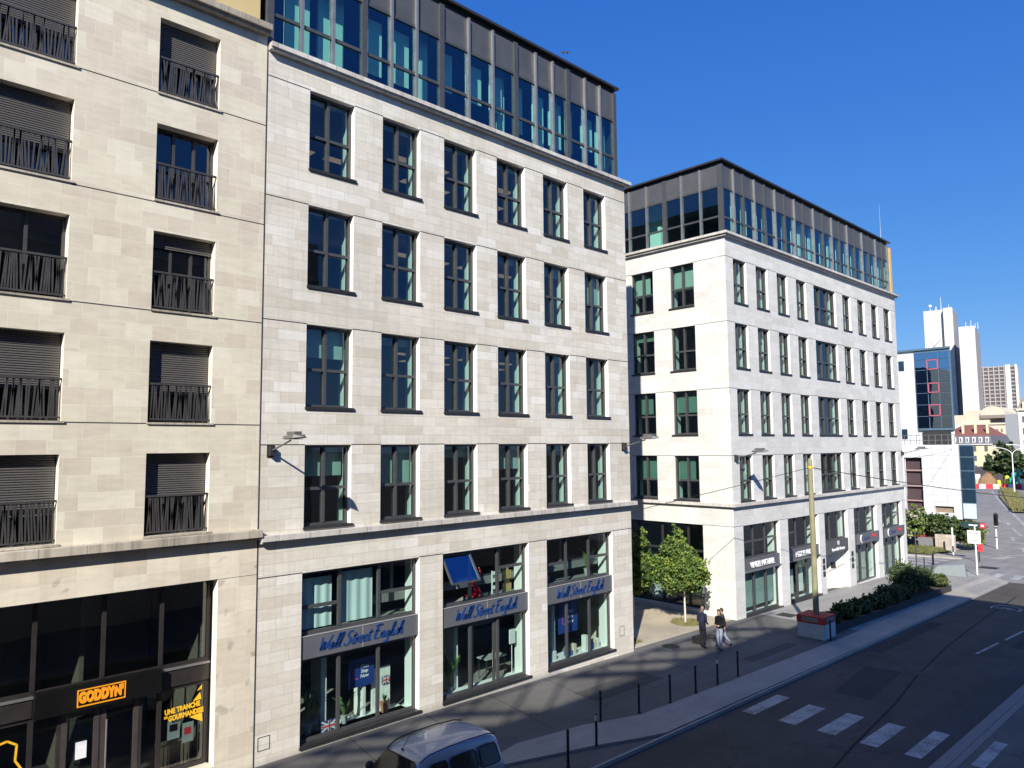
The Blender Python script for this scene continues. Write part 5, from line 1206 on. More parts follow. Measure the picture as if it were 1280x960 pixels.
# ================================================================== THINGS BEHIND THE SHOP GLASS
SF=-8.17+.0
POT=simple('grey_pot',(.35,.38,.37),.7); TERR=simple('terracotta',(.38,.15,.08),.8); PLG=simple('house_plant_green',(.10,.19,.05),.6,0,.3,6,objc=True)
def houseplant(x,y,z,h,label,seed,pot=POT,n=14,leafw=.05,ph=.28,spread=.45,up=1.0):
    rnd=random.Random(seed); t=thing('potted_plant',label,'potted plant',(x,y,z),'potted plants behind the shop windows')
    mb=MB(); mb.tube((x,y,z),(x,y,z+ph),ph*.36,ph*.5,12); mb.build('pot',pot,t)
    mb=MB()
    for i in range(n):
        a=rnd.uniform(0,6.28); l=h*rnd.uniform(.6,1); p=Vector((x,y,z+ph)); q=p+Vector((math.cos(a)*l*spread*.5,math.sin(a)*l*spread*.5,l*.7*up)); r_=p+Vector((math.cos(a)*l*spread,math.sin(a)*l*spread,l*.92*up))
        sd=Vector((-math.sin(a),math.cos(a),0))*leafw
        mb.add([p-sd*.3,p+sd*.3,q+sd,q-sd,r_],[(0,1,2,3),(3,2,4)])
    mb.build('foliage',PLG,t)
dsp=simple('display_board_white',(.72,.74,.72),.8)
mb=MB(); mb.box(10.5,14.25,Y0+.42,Y0+1.1,-8.32,-8.17); tag(mb.build('display_plinth',dsp),'long low white display shelf behind the first shop window','shelf')
mb=MB(); mb.box(20.4,24.0,Y0+.42,Y0+1.1,-8.5,-8.13); tag(mb.build('display_plinth',dsp),'long low white display shelf behind the third shop window','shelf')
houseplant(10.95,Y0+.72,-8.17,1.25,'tall grassy plant in a grey pot, leftmost in the first shop window',1,n=34,spread=.22,leafw=.02)
houseplant(11.25,Y0+.9,-8.17,.95,'shorter spiky plant beside the tall grassy one in the first shop window',2,n=20,spread=.5,leafw=.02)
houseplant(12.15,Y0+.72,-8.17,.75,'pale star-leaved plant in the middle of the first shop window',3,n=11,spread=.75,leafw=.04,pot=POT,ph=.22)
houseplant(13.55,Y0+.66,-8.17,.25,'low plant in a terracotta trough at the right of the first shop window',4,pot=TERR,n=12,ph=.30)
houseplant(16.2,Y0+.75,-8.3,1.1,'leafy dark plant at the left of the second shop window',5,n=22,spread=.45,leafw=.06)
houseplant(23.4,Y0+.75,-5.25,.95,'large-leaved plant upstairs above the third shop sign, right pane',6,n=14,spread=.45,leafw=.09)
houseplant(20.95,Y0+.75,-5.25,.9,'round-leaved plant upstairs above the third shop sign, left pane',7,n=14,spread=.5,leafw=.10)
mb=MB(); mb.box(10.4,24.1,Y0+.42,Y0+1.3,-5.34,-5.26); tag(mb.build('upper_shelf',INTC),'long internal ledge behind the upper shop windows','shelf')
# flags: union jack prints
UJB=simple('flag_blue',(.02,.04,.22),.8); UJR=simple('flag_red',(.55,.03,.05),.8); UJW=simple('flag_white',(.7,.7,.7),.8)
def jack(x,y,z,w,h,label,cat):
    t=MB(); t.box(x,x+w,y,y+.02,z,z+h,0)
    e=-.002; cx,cz=x+w/2,z+h/2
    for s_ in (1,-1): t.bar((x+.01,y-.003,cz-s_*(h/2-.01)),(x+w-.01,y-.003,cz+s_*(h/2-.01)),h*.16,.003,up=(0,1,0),m=1)
    t.box(cx-h*.14,cx+h*.14,y-.008,y-.005,z,z+h,1); t.box(x,x+w,y-.010,y-.008,cz-h*.14,cz+h*.14,1)
    t.box(cx-h*.08,cx+h*.08,y-.014,y-.011,z,z+h,2); t.box(x,x+w,y-.017,y-.0145,cz-h*.08,cz+h*.08,2)
    tag(t.build('flag_print',[UJB,UJW,UJR]),label,cat)
jack(11.28,Y0+.50,-8.17,.50,.30,'small union flag box standing at the foot of the first shop window','flag')
mb=MB(); mb.box(13.28,13.95,Y0+.95,Y0+1.02,-8.17,-6.9); tag(mb.build('display_board',dsp),'tall white display board in the right bay of the first shop window','board')
jack(13.62,Y0+.90,-7.42,.28,.24,'union flag print on the tall white board','flag')
PB_=simple('poster_royal_blue',(.010,.045,.24),.6,0,.04,2)
def poster(x,y,z,w,h,label,tilt=0):
    t=thing('poster',label,'poster',(x,y,z)); mb=MB(); mb.box(x,x+w,y,y+.02,z,z+h); mb.build('sheet',PB_,t)
    text('Must\nStep\nNow',h*.17,WHT,t,(x+w*.60,y-.004,z+h*.52),ext=.002,bold=.004,shear=.15)
    mb=MB(); X0_,X1_,Z0_,Z1_=x+w*.22,x+w*.36,z+h*.30,z+h*.74
    for a,b in (((X1_,Z1_),(X0_,Z1_)),((X0_,Z1_),(X0_,Z0_)),((X0_,Z0_),(X1_,Z0_))): mb.bar((a[0],y-.003,a[1]),(b[0],y-.003,b[1]),.03,.003,up=(0,1,0))
    mb.build('pink_bracket',simple('pink_print',(.60,.10,.28),.7) if 'pink_print' not in MATS else MATS['pink_print'],t)
poster(12.34,Y0+.75,-7.25,.88,.85,'royal blue poster hanging in the middle of the first shop window')
poster(21.65,Y0+.75,-7.30,1.12,1.15,'royal blue banner hanging in the middle of the third shop window')
# pillars/partitions that catch the sun
mb=MB(); mb.box(11.42,11.60,Y0+.80,Y0+1.4,-8.3,-5.9); mb.box(12.85,12.95,Y0+.80,Y0+1.3,-8.3,-7.3); mb.box(16.45,16.62,Y0+.8,Y0+1.4,-8.5,-5.9); mb.box(21.32,21.5,Y0+.8,Y0+1.5,-8.5,-5.9); mb.build('inner_pillar',LIN,A)
# white blinds in the upper left panes of shop 1
mb=MB()
n=24
for (xa,xb,za,zb_) in ((10.48,11.5,-5.14,-3.72),(11.75,12.9,-5.14,-3.66)):
    for q in range(n):
        x0=lerp(xa,xb,q/n);x1=lerp(xa,xb,(q+1)/n); y0_=Y0+.40+.015*math.sin(q*.9);y1_=Y0+.40+.015*math.sin((q+1)*.9)
        mb.quad((x0,y0_,za),(x1,y1_,za),(x1,y1_,zb_),(x0,y0_,zb_))
b_=mb.build('blind',BLINDW,AWH[0])
# red sculpted chair, white ladder rack and wooden panel upstairs in shop 2
REDP=simple('glossy_red_plastic',(.60,.015,.03),.25,0,.05,3)
prof=[(.0,.05),(.05,.0),(.35,.0),(.42,.10),(.30,.35),(.12,.48),(.10,.56),(.30,.60),(.40,.70),(.36,.95),(.32,1.05)]
mb=MB(); cx,cy,cz=17.15,Y0+.85,-5.26
for a,b in zip(prof[:-1],prof[1:]):
    for (u0,u1) in ((-.24,.24),): mb.add([(cx+a[0],cy+u0,cz+a[1]),(cx+a[0],cy+u1,cz+a[1]),(cx+b[0],cy+u1,cz+b[1]),(cx+b[0],cy+u0,cz+b[1])],[(0,1,2,3)],0,True)
o=mb.build('sculpted_chair',REDP); md=o.modifiers.new('th','SOLIDIFY'); md.thickness=.05; tag(o,'glossy red moulded chair upstairs in the second shop window','chair')
t=thing('stand_rack','white openwork stand upstairs in the second shop window','rack',(18.3,Y0+.8,-5.26)); mb=MB()
for x in (18.18,18.40): mb.box(x,x+.03,Y0+.75,Y0+.79,-5.26,-4.45)
for z in (-5.1,-4.85,-4.6): mb.box(18.21,18.40,Y0+.75,Y0+.79,z,z+.12)
mb.build('rack',WHT,t)
mb=MB(); x,z=18.72,-5.26
mb.prism([(0,0)]*0 or [(x,Y0+.78),(x+.44,Y0+.78),(x+.44,Y0+.80),(x,Y0+.80)],z,z+.30); mb.prism([(x+.08,Y0+.78),(x+.36,Y0+.78),(x+.36,Y0+.80),(x+.08,Y0+.80)],z+.30,z+.42); mb.prism([(x,Y0+.78),(x+.44,Y0+.78),(x+.44,Y0+.80),(x,Y0+.80)],z+.42,z+.74)
mb.prism([(x+.0,Y0+.78),(x+.10,Y0+.78),(x+.10,Y0+.80),(x,Y0+.80)],z+.74,z+.80); mb.prism([(x+.18,Y0+.78),(x+.30,Y0+.78),(x+.30,Y0+.80),(x+.18,Y0+.80)],z+.74,z+.86)
tag(mb.build('wooden_cutout',simple('plywood',(.42,.29,.13),.7)),'plywood jigsaw-shaped cut-out upstairs in the second shop window','cut-out')
# table and leaflet holder downstairs in shop 2
t=thing('small_table','small grey table behind the right pane of the second shop','table',(18.5,Y0+1.2,-8.3)); mb=MB(); mb.box(18.0,19.0,Y0+.9,Y0+1.4,-7.58,-7.54); mb.build('tabletop',POT,t)
for x in (18.05,18.93):
    for y in (Y0+.94,Y0+1.34):
        mb=MB(); mb.tube((x,y,-8.3),(x,y,-7.58),.015,.015,6); mb.build('leg',FRD,t)
mb=MB(); mb.box(18.85,19.12,Y0+.55,Y0+.60,-7.1,-6.6); mb.tube((19.0,Y0+.62,-8.3),(19.0,Y0+.62,-6.6),.015); tag(mb.build('leaflet_holder',dsp),'white leaflet holder behind the right pane of the second shop','leaflet holder')
# book rack and books in shop 3
t=thing('book_rack','white rack of orange books in the left bay of the third shop window','rack',(20.8,Y0+.9,-8.13)); mb=MB(); 
for x in (20.5,21.22): mb.box(x,x+.02,Y0+.95,Y0+1.0,-8.13,-6.5)
for z in (-6.75,-7.15,-7.55): mb.box(20.52,21.22,Y0+.9,Y0+1.0,z-.02,z)
mb.build('frame',dsp,t)
OB=simple('orange_book_cover',(.55,.22,.06),.6)
bk=None
cols_=['topmost','middle','lowest']
for zi,z in enumerate((-6.75,-7.15,-7.55)):
    for q in range(4 if zi<2 else 5):
        x=20.55+q*.13
        if bk is None:
            mb=MB(); mb.box(x,x+.09,Y0+.91,Y0+.96,z,z+.20); bk=mb.build('book',OB,origin=(x,Y0+.91,z)); tag(bk,'orange book standing on the %s shelf of the white rack'%cols_[zi],'book','orange books on the white rack')
        else: dup(bk,(x,Y0+.91,z),'orange book standing on the %s shelf of the white rack'%cols_[zi])
cols2=[simple('carton_cream',(.62,.56,.42),.8),simple('carton_blue',(.05,.12,.32),.8),simple('carton_white',(.68,.70,.68),.8)]
for i,(x,w_,h_,ci,lb) in enumerate(((20.95,.30,.34,2,'white carton at the foot of the left bay of the third shop window'),(22.25,.16,.40,0,'cream upright carton between the poster and the right bay'),(22.95,.18,.60,2,'tall white carton left of the blue box in the third shop window'),(23.15,.34,.26,1,'blue box lying in the right bay of the third shop window'),(23.52,.12,.34,0,'narrow cream carton right of the blue box'),(23.68,.14,.36,2,'narrow white carton at the right end of the third shop window'),(21.9,.3,.18,1,'low blue box under the royal blue banner'),(20.45,.38,.16,2,'crumpled white packet leftmost in the third shop window'))):
    mb=MB(); mb.box(x,x+w_,Y0+.5,Y0+.72,-8.13,-8.13+h_); tag(mb.build('carton',cols2[ci],bevel=.008),lb,'box')
# things seen in the snack bar
mb=MB()
for q in range(9): mb.box(7.0+q*.1,7.06+q*.1,Y0+1.2,Y0+1.24,-8.3,-7.55)
mb.box(6.95,7.9,Y0+1.15,Y0+1.28,-7.55,-7.5); tag(mb.build('slatted_counter',simple('counter_wood',(.20,.16,.12),.7)),'slatted counter behind the right pane of the fast-food shop','counter')

# ================================================================== FAR BUILDINGS
def tiles(name,w,h,col=(.67,.68,.69),jm=.55,jw=.09): return stone(name,[(0,[c*.96 for c in col]),(1,col)],w,h,joint=(.33,.36,.40),jw=jw,jmix=jm,grime=.04,wvar=0,seed=2,bumpk=.05,rough=.5)
TIL=tiles('white_tile_cladding',1.15,.62)
TIL2=tiles('white_tile_cladding_far',1.3,.9)
t=thing('tiled_building','low white tiled building with a dark glass corner strip, raised above the bushes','building',(84,22,gz(84)))
PX=PS(78.0)
mb=MB(); wall_face(mb,PX,20.92,36,-7.1,-.2,[(24.15,25.75,-6.6,-1.4),(21.6,23.2,-6.55,-5.95)],0,.4); mb.box(78.4,90,35.6,36,-7.1,-.2); mb.prism([(78.01,20.93),(90,24.2),(90,36),(78.01,36)],-.3,-.22); mb.prism([(78.01,20.93),(90,24.2),(90,36),(78.01,36)],-7.1,-7.0); mb.build('wall',TIL,t)
mb=MB(); mb.box(78.5,78.6,24.15,25.75,-6.6,-1.4); mb.build('recess_wall',simple('dark_red_recess',(.065,.04,.045),.8),t)
mb=MB(); 
for z in (-2.7,-4.2,-5.6): mb.box(78.2,78.3,24.15,25.75,z,z+.12)
mb.build('balcony_rail',simple('pinkish_rail',(.38,.24,.22),.7),t)
mb=MB(); mb.box(78.25,78.35,21.6,23.2,-6.55,-5.95); mb.build('grille',simple('brown_grille',(.25,.19,.13),.8),t)
mb=MB(); mb.prism([(78.1,19.72),(90,23.0),(90,24.15),(78.1,20.92)],-7.05,-.2); gb=mb.build('glass_corner',simple('blue_grey_frame',(.10,.17,.22),.5,.3),t)
for (a_,b_) in ((-1.25,-.32),(-2.52,-1.38),(-4.2,-2.65),(-5.5,-4.33)):
    mb=MB(); mb.box(78.05,78.1,19.78,20.84,a_,b_,0); mb.build('pane',G_F if False else simple('dark_blue_glass',(.015,.035,.06),.08,0,.1,1,spec=.9) if 'dark_blue_glass' not in MATS else MATS['dark_blue_glass'],gb)
mb=MB(); mb.box(78.04,78.1,19.78,20.84,-6.98,-5.62); mb.build('pale_panel',simple('pale_blue_panel',(.50,.56,.62),.6),gb)
mb=MB(); mb.box(80,81,21,35,-9.5,-7.1); mb.box(79,79.2,21.2,21.5,-9.5,-7.1,1); mb.build('under_wall',[simple('deep_red_paint',(.30,.03,.03),.8),simple('dark_void_wall',(.03,.03,.03),.9)],t)
mb=MB()
for q in range(12): mb.tube((78.3,21.3+q*.55,-.2),(78.3,21.3+q*.55,.75),.025,.025,5)
for z in (.25,.75): mb.tube((78.3,21.3,z),(78.3,27.9,z),.025,.025,5)
mb.build('roof_railing',FIN,t)
# tall one with the curtain wall
t=thing('glass_fronted_building','white tiled building with a tall blue-grey curtain wall and red-framed windows','building',(104,30,-9.5))
mb=MB(); mb.box(98,112,30.55,46,-9.5,11.2,0); mb.prism([(98.2,26.65),(112,30.9),(112,32),(98.2,30.5)],-9.5,11.0,0); mb.build('wall',TIL2,t)
mb=MB(); mb.prism([(97.7,26.5),(112,30.8),(112,46),(97.7,46)],11.2,11.42); mb.prism([(97.9,26.7),(111,30.9),(111,31),(97.9,30.5)],11.0,11.2); mb.build('roof',MATS['blue_grey_frame'],t)
mb=MB(); mb.box(97.9,98.2,26.6,30.55,1.5,11.0); cw=mb.build('curtain_wall_frame',MATS['blue_grey_frame'],t)
ys_=[26.68,27.9,29.15,30.5]; zs_=[1.75,3.2,4.6,6.0,7.2,8.8,10.0,10.95]
DBG=MATS['dark_blue_glass']
for j in range(7):
    for i in range(3):
        mb=MB(); mb.box(97.84,97.9,ys_[i]+.05,ys_[i+1]-.05,zs_[j]+.05,zs_[j+1]-.05); pn=mb.build('pane',glass('mirror_blue_glass',(.03,.05,.08),.55,(.62,.82,1.0)) if 'mirror_blue_glass' not in MATS else MATS['mirror_blue_glass'],cw)
        if i==1 and j in (1,3,5):
            f=MB(); y0_,y1_,z0_,z1_=ys_[1]+.05,ys_[2]-.05,zs_[j]+.05,zs_[j+1]-.05
            for (p,q) in (((y0_,z0_),(y1_,z0_)),((y1_,z0_),(y1_,z1_)),((y1_,z1_),(y0_,z1_)),((y0_,z1_),(y0_,z0_))): f.bar((97.80,p[0],p[1]),(97.80,q[0],q[1]),.12,.14,up=(1,0,0))
            f.build('red_frame',simple('faded_red_frame',(.42,.10,.14),.6) if 'faded_red_frame' not in MATS else MATS['faded_red_frame'],cw)
for (y_,z_) in ((31.75,8.9),(31.75,.5)):
    mb=MB(); mb.box(97.93,98.0,y_,y_+.62,z_,z_+1.2); mb.build('window',DBG,t)
mb=MB(); mb.box(97.9,98.1,27,30,-.2,1.4); mb.build('loggia',MATS['dark_void_wall'],t)
mb=MB(); mb.tube((98.4,28.6,11.4),(98.4,27.6,12.4),.04);mb.tube((98.4,28.1,11.4),(98.4,28.9,12.3),.04); mb.build('mast',FIN,t)
# wedge-shaped towers
TOW=stone('pale_tower_concrete',[(0,(.60,.57,.52)),(1,(.66,.635,.59))],4.2,3.3,joint=(.55,.52,.48),jw=.12,jmix=.35,grime=.07,wvar=0,bumpk=0,rough=.8)
TOS=simple('shaded_side_concrete',(.35,.34,.34),.85,0,.08,.1)  # darker copy for the right-hand faces, their shade painted into the colour
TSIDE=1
def towerbox(mb,c,a,wl,wr,z0,z1,m=0):
    """c = the corner nearest the viewer; left face runs wl, right face wr, left face's normal at angle a"""
    n=Vector((math.cos(a),math.sin(a),0)); l=Vector((-n.y,n.x,0)); l=-l if l.y<0 else l; r_=-n
    c=Vector((c[0],c[1],0)); p=[c,c+l*wl,c+l*wl+r_*wr,c+r_*wr]
    mb.prism([(q.x,q.y) for q in p],z0,z1,m)
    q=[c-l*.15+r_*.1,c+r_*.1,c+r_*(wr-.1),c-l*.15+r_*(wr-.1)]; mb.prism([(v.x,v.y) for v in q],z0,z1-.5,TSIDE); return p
t=thing('concrete_tower','tallest pale concrete tower with masts on its roof, left of its twin','tower',(434.8,115.9,-9.5))
a=R(190)
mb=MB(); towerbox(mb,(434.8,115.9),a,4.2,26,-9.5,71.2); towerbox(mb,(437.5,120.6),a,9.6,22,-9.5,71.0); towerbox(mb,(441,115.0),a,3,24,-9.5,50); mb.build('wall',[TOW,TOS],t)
mb=MB()
for (x,y,h,r_) in ((437,127,3.5,.15),(438,122,7,.15),(437,118,2.5,.12),(440,125,2.5,.3)): mb.tube((x,y,71),(x,y,71+h),r_,r_*.6,6)
mb.sphere((437,127,73.5),.9,8); mb.build('mast',POSTW,t)
t=thing('concrete_tower','lower pale concrete tower in front of the gridded block','tower',(417.7,102,-9.5))
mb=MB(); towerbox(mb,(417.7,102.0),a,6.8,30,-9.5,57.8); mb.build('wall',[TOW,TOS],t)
mb=MB()
for (x,y,h) in ((419,106,4),(420,104,5),(421,102.4,3),(424,102,4)): mb.tube((x,y,57),(x,y,57+h*.8),.14,.1,6)
mb.build('mast',POSTW,t)
t=thing('gridded_tower','grey office tower with a grid of windows and a white vertical stripe','tower',(450,96,-9.5))
n=Vector((math.cos(a),math.sin(a),0)); l=Vector((-n.y,n.x,0)); l=-l if l.y<0 else l
def onT(c,s,z,out=0): return Vector((c[0],c[1],0))+l*s+n*out+Vector((0,0,z))
c=(450.7,92.1)
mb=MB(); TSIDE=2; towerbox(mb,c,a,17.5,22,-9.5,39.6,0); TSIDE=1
for q in range(5):
    s=5.3+q*2.3; p=[onT(c,s,-9,.0),onT(c,s+.55,-9,0),onT(c,s+.55,-9,.6),onT(c,s,-9,.6)]; mb.prism([(v.x,v.y) for v in p],-9,39.8,1)
for s,w_ in ((0,1.0),(2.9,2.2)):
    p=[onT(c,s,-9,.02),onT(c,s+w_,-9,.02),onT(c,s+w_,-9,.8),onT(c,s,-9,.8)]; mb.prism([(v.x,v.y) for v in p],-9,40.1,2)
for z in range(-8,40,2):
    p=[onT(c,1.0,0,.02),onT(c,17.2,0,.02),onT(c,17.2,0,.3),onT(c,1.0,0,.3)]; mb.prism([(v.x,v.y) for v in p],z+.9,z+1.5,1)
mb.build('wall',[simple('dark_window_wall',(.09,.08,.085),.4),simple('grey_tower_grid',(.33,.31,.31),.85),TOW],t)
# classical building
CL=simple('classical_cream_stone',(.55,.49,.38),.85,0,.12,.15); CLD=simple('classical_dark_roof',(.22,.19,.16),.8)
t=thing('classical_building','cream stone classical building with a domed pediment below the towers','building',(295,72,-9.5))
mb=MB(); mb.box(291,320,75.5,95,-9.5,9.5); mb.box(292.5,315,68.6,75.6,-9.5,11.0); mb.box(291,318,63.8,68.6,-9.5,6.0); mb.box(290.6,318,63.6,76,6.0,6.6); mb.box(290.6,318,63.6,69,2.6,3.1)
mb.prism([(290.5,66),(290.5,72),(296,72),(296,66)],-9.5,-2); mb.build('wall',CL,t)
mb=MB(); 
for q in range(8):
    t0=math.pi*q/8;t1=math.pi*(q+1)/8
    mb.add([(291.8,67.6-3.6*math.cos(t0),9.3+3.0*math.sin(t0)),(291.8,67.6-3.6*math.cos(t1),9.3+3.0*math.sin(t1)),(310,67.6-3.6*math.cos(t1),9.3+3.0*math.sin(t1)),(310,67.6-3.6*math.cos(t0),9.3+3.0*math.sin(t0))],[(0,1,2,3)],1)
mb.box(291.8,310,64,71.2,8.2,9.3,0); mb.add([(291.8,67.6-3.6*math.cos(math.pi*q/8),9.3+3.0*math.sin(math.pi*q/8)) for q in range(9)],[tuple(range(9))],1); mb.build('dome',[CLD,CL],t)
for q in range(3):
    for z in (-2,1,4):
        mb=MB(); mb.box(290.85,291.0,64.6+q*1.3,65.1+q*1.3,z-.5,z+.6); mb.build('window',CLD,t)
# sloping bright party wall between
mb=MB(); mb.add([(270,84,-9.5),(270,62,-9.5),(270,62,-.5),(270,72,5.6),(270,78,7.4),(270,84,7.4),(276,84,-9.5),(276,62,-9.5),(276,62,-.5),(276,72,5.6),(276,78,7.4),(276,84,7.4)],[(0,1,2,3,4,5),(11,10,9,8,7,6),(0,6,7,1),(1,7,8,2),(2,8,9,3),(3,9,10,4),(4,10,11,5),(5,11,6,0)])
tag(mb.build('gabled_house',simple('cream_party_wall',(.66,.60,.49),.9,0,.06,.1)),'blank cream gable wall stepping down behind the red roof','building')
# yellow house with red mansard
t=thing('yellow_house','pale yellow apartment house with a red roof and a row of white dormers','building',(216,55,-9.5))
YW=simple('pale_yellow_render',(.62,.56,.36),.9,0,.05,.2); RR=simple('red_roof_tiles',(.19,.07,.055),.85,0,.15,.5); SL=simple('slate_grey',(.10,.105,.12),.7)
mb=MB(); mb.box(212.5,230,49.6,61.5,-9.5,-.35); mb.build('wall',YW,t)
mb=MB(); 
def frust(mb,x0,x1,y0,y1,z0,x2,x3,y2,y3,z1,m): mb.add([(x0,y0,z0),(x1,y0,z0),(x1,y1,z0),(x0,y1,z0),(x2,y2,z1),(x3,y2,z1),(x3,y3,z1),(x2,y3,z1)],[(0,3,2,1),(4,5,6,7),(0,1,5,4),(1,2,6,5),(2,3,7,6),(3,0,4,7)],m)
frust(mb,212.2,230.3,49.3,61.8,-.34,212.9,229.5,50.0,61.2,1.7,1); frust(mb,212.9,229.5,50.0,61.2,1.7,218,226,53.4,57.5,4.4,0); 
rf=mb.build('roof',[RR,SL],t)
for q in range(7):
    y=50.2+q*1.45; mb=MB(); mb.box(212.2,213.4,y,y+.75,.0,1.35); dm=mb.build('dormer',POSTW,rf); mb=MB(); mb.box(212.15,212.2,y+.2,y+.55,.2,1.1); mb.build('pane',SL,dm)
for q in range(3):
    mb=MB(); y=[50.6,53.2,56.0][q]; mb.box(214,214.6,y,y+.5,2.0,4.6); mb.build('chimney',YW,rf)
for z in (-2.2,-4.6,-7.0):
    for y in (50.6,53.1,55.6,58.0,60.2):
        mb=MB(); mb.box(212.42,212.5,y,y+.7,z,z+1.3); mb.build('window',SL,t)
mb=MB(); mb.box(212.1,212.5,49.5,61.5,-.55,-.34); mb.build('cornice',POSTW,t)
t=thing('orange_roof_house','low house with a bright orange tiled roof and pale balcony, left of the yellow house','building',(190,57,-9.5))
mb=MB(); mb.box(188,200,51.6,62,-9.5,-1.2); mb.build('wall',simple('off_white_render',(.62,.60,.55),.9),t)
mb=MB(); frust(mb,187.6,200,55.5,62.3,-1.2,189,199,56.5,61.5,.8,0); mb.build('roof',simple('orange_roof_tiles',(.38,.10,.05),.85),t)
mb=MB()
for q in range(14): mb.box(187.7,187.8,51.8+q*.42,51.95+q*.42,-2.9,-1.3)
mb.box(187.65,187.85,51.7,57.8,-1.3,-1.15); mb.build('balustrade',POSTW,t)
t=thing('pale_townhouse','pale grey townhouse with a slate roof at the right edge beside the gridded tower','building',(247,47,-9.5))
mb=MB(); mb.box(245.5,262,40,50.6,-9.5,9.0); mb.box(243.8,246,50.6,53.4,-9.5,7.8,1); mb.build('wall',[simple('pale_grey_render',(.64,.62,.57),.9,0,.06,.2),simple('blue_grey_wall',(.26,.27,.29),.85)],t)
mb=MB(); frust(mb,245.2,262.3,39.7,50.9,9.0,246.5,261,41,49.8,12.2,0); mb.build('roof',CLD,t)
mb=MB(); mb.box(244.9,245.2,39.5,51.0,8.8,9.4); mb.build('cornice',CL,t)
for z in (5.5,2.2,-1.1,-4.4,-7.2):
    for y in (48.9,46.2,43.5):
        mb=MB(); mb.box(245.38,245.5,y,y+.8,z,z+1.7); mb.build('window',SL,t)
for y in (47.9,45.2): 
    mb=MB(); mb.box(244.9,246.8,y,y+1.5,9.4,11.2); mb.build('dormer',CL,t)
# dark low street front
t=thing('dark_shopfront_block','dark ground-floor block under the yellow house','building',(202,47,-9.5))
mb=MB(); mb.box(200,211,36,52.0,-9.5,-5.9); mb.build('wall',simple('charcoal_render',(.055,.05,.055),.85,0,.25,.3),t)
mb=MB(); mb.box(199.9,200,46.6,47.4,-7.6,-6.3,0); mb.box(199.9,200,49.5,50.6,-8.6,-7.4,1); mb.box(199.9,200,47.6,48.6,-8.4,-8.0,1); mb.build('sign',[REDL,WHT],t)
# far trees behind the crossing
tree(186,41.5,-9.5,11,[(0,-1.5,5.2,3.0,3.0,2.8),(0,1.5,5.0,2.5,2.0,2.4),(0,-.4,8.2,2.2,1.5,2.0),(0,-3.4,4.0,2.4,2.2,2.0)],'dark rounded tree in front of the yellow house',31,n=5200,size=.75,mats=[LEAFD,LEAFD,LEAFM],tr=.35,trunk=TWIG,grp='trees at the end of the avenue')
tree(176,33.5,-9.5,9,[(0,0,4.8,3.2,3.0,3.0),(0,-2,5.5,2.6,2.6,2.4)],'mid-green tree at the right edge beyond the double lamp',32,n=4200,size=.7,mats=[LEAFM,LEAFD,LEAFM],tr=.3,trunk=TWIG,grp='trees at the end of the avenue')
# work site: spoil heap, barriers, workers' machines
mb=MB(); rnd=random.Random(3); 
k=12; vs=[(183,44.0,-6.3)]
for j in range(1,4):
    for i in range(k):
        a_=2*math.pi*i/k; r_=j/3; vs.append((183+2.6*r_*math.cos(a_),44+2.6*r_*math.sin(a_)+rnd.uniform(-.1,.1),-6.3-3.2*r_**1.5+rnd.uniform(-.12,.12)))
fs=[(0,1+i,1+(i+1)%k) for i in range(k)]
for j in range(2):
    for i in range(k): fs.append((1+j*k+i,1+(j+1)*k+i,1+(j+1)*k+(i+1)%k,1+j*k+(i+1)%k))
mb.add(vs,fs); o=mb.build('spoil_heap',simple('brown_earth',(.22,.13,.07),.95,0,.3,.6)); tag(o,'heap of brown earth behind the red and white barriers','earth heap')
BRW=simple('barrier_white_plastic',(.70,.70,.70),.6); BRR=simple('barrier_red_plastic',(.60,.03,.05),.6)
names=['first','second','third','fourth','fifth','sixth','seventh','eighth']
xs_=[(178.0,45.0),(178.6,43.9),(179.2,42.8),(179.8,41.7),(180.4,40.4),(181.0,39.3),(181.6,38.2),(182.2,37.1)]
for i,(x,y) in enumerate(xs_):
    mb=MB(); z=-9.6; mb.add([(x-.3,y-.52,z),(x+.3,y-.52,z),(x+.3,y+.52,z),(x-.3,y+.52,z),(x-.12,y-.50,z+.95),(x+.12,y-.50,z+.95),(x+.12,y+.50,z+.95),(x-.12,y+.50,z+.95)],[(0,3,2,1),(4,5,6,7),(0,1,5,4),(1,2,6,5),(2,3,7,6),(3,0,4,7)])
    o=mb.build('road_barrier',BRR if i%2==0 else BRW); tag(o,'%s plastic road barrier, %s from the left in the row across the avenue'%('red' if i%2==0 else 'white',names[i]),'barrier','red and white barriers across the avenue')
t=thing('site_machine','small turquoise and dark construction machine behind the barriers','excavator',(184,39.5,-9.5))
TQ=simple('turquoise_paint',(.02,.35,.30),.5)
mb=MB(); mb.box(183,186,38.6,40.4,-8.6,-7.4); mb.box(184.5,186,38.9,39.9,-7.4,-6.4); mb.build('body',TQ,t)
mb=MB(); mb.bar((183.5,39.0,-7.6),(182.6,38.2,-5.6),.3,.3); mb.bar((182.6,38.2,-5.6),(182.2,37.6,-6.8),.25,.25); mb.build('arm',TQ,t)
mb=MB(); mb.box(182.8,186.2,38.4,38.9,-9.5,-8.6); mb.box(182.8,186.2,40.1,40.6,-9.5,-8.6); mb.build('track',FRD,t)
YV=simple('hi_vis_yellow',(.62,.62,.05),.7)
t=thing('site_sack','tall yellow wrapped bundle standing behind the barriers','bundle',(181,40.6,-9.5)); mb=MB(); mb.tube((182,40.2,-9.5),(182,40.2,-7.3),.55,.42,10); mb.sphere((182,40.2,-7.3),.42,10); mb.build('bundle',YV,t)
t=thing('site_sack','short yellow and orange wrapped bundle beside the taller one','bundle',(181,41.9,-9.5)); mb=MB(); mb.tube((182,41.7,-9.5),(182,41.7,-8.2),.5,.35,10); mb.sphere((182,41.7,-8.2),.35,10); mb.build('bundle',YV,t)
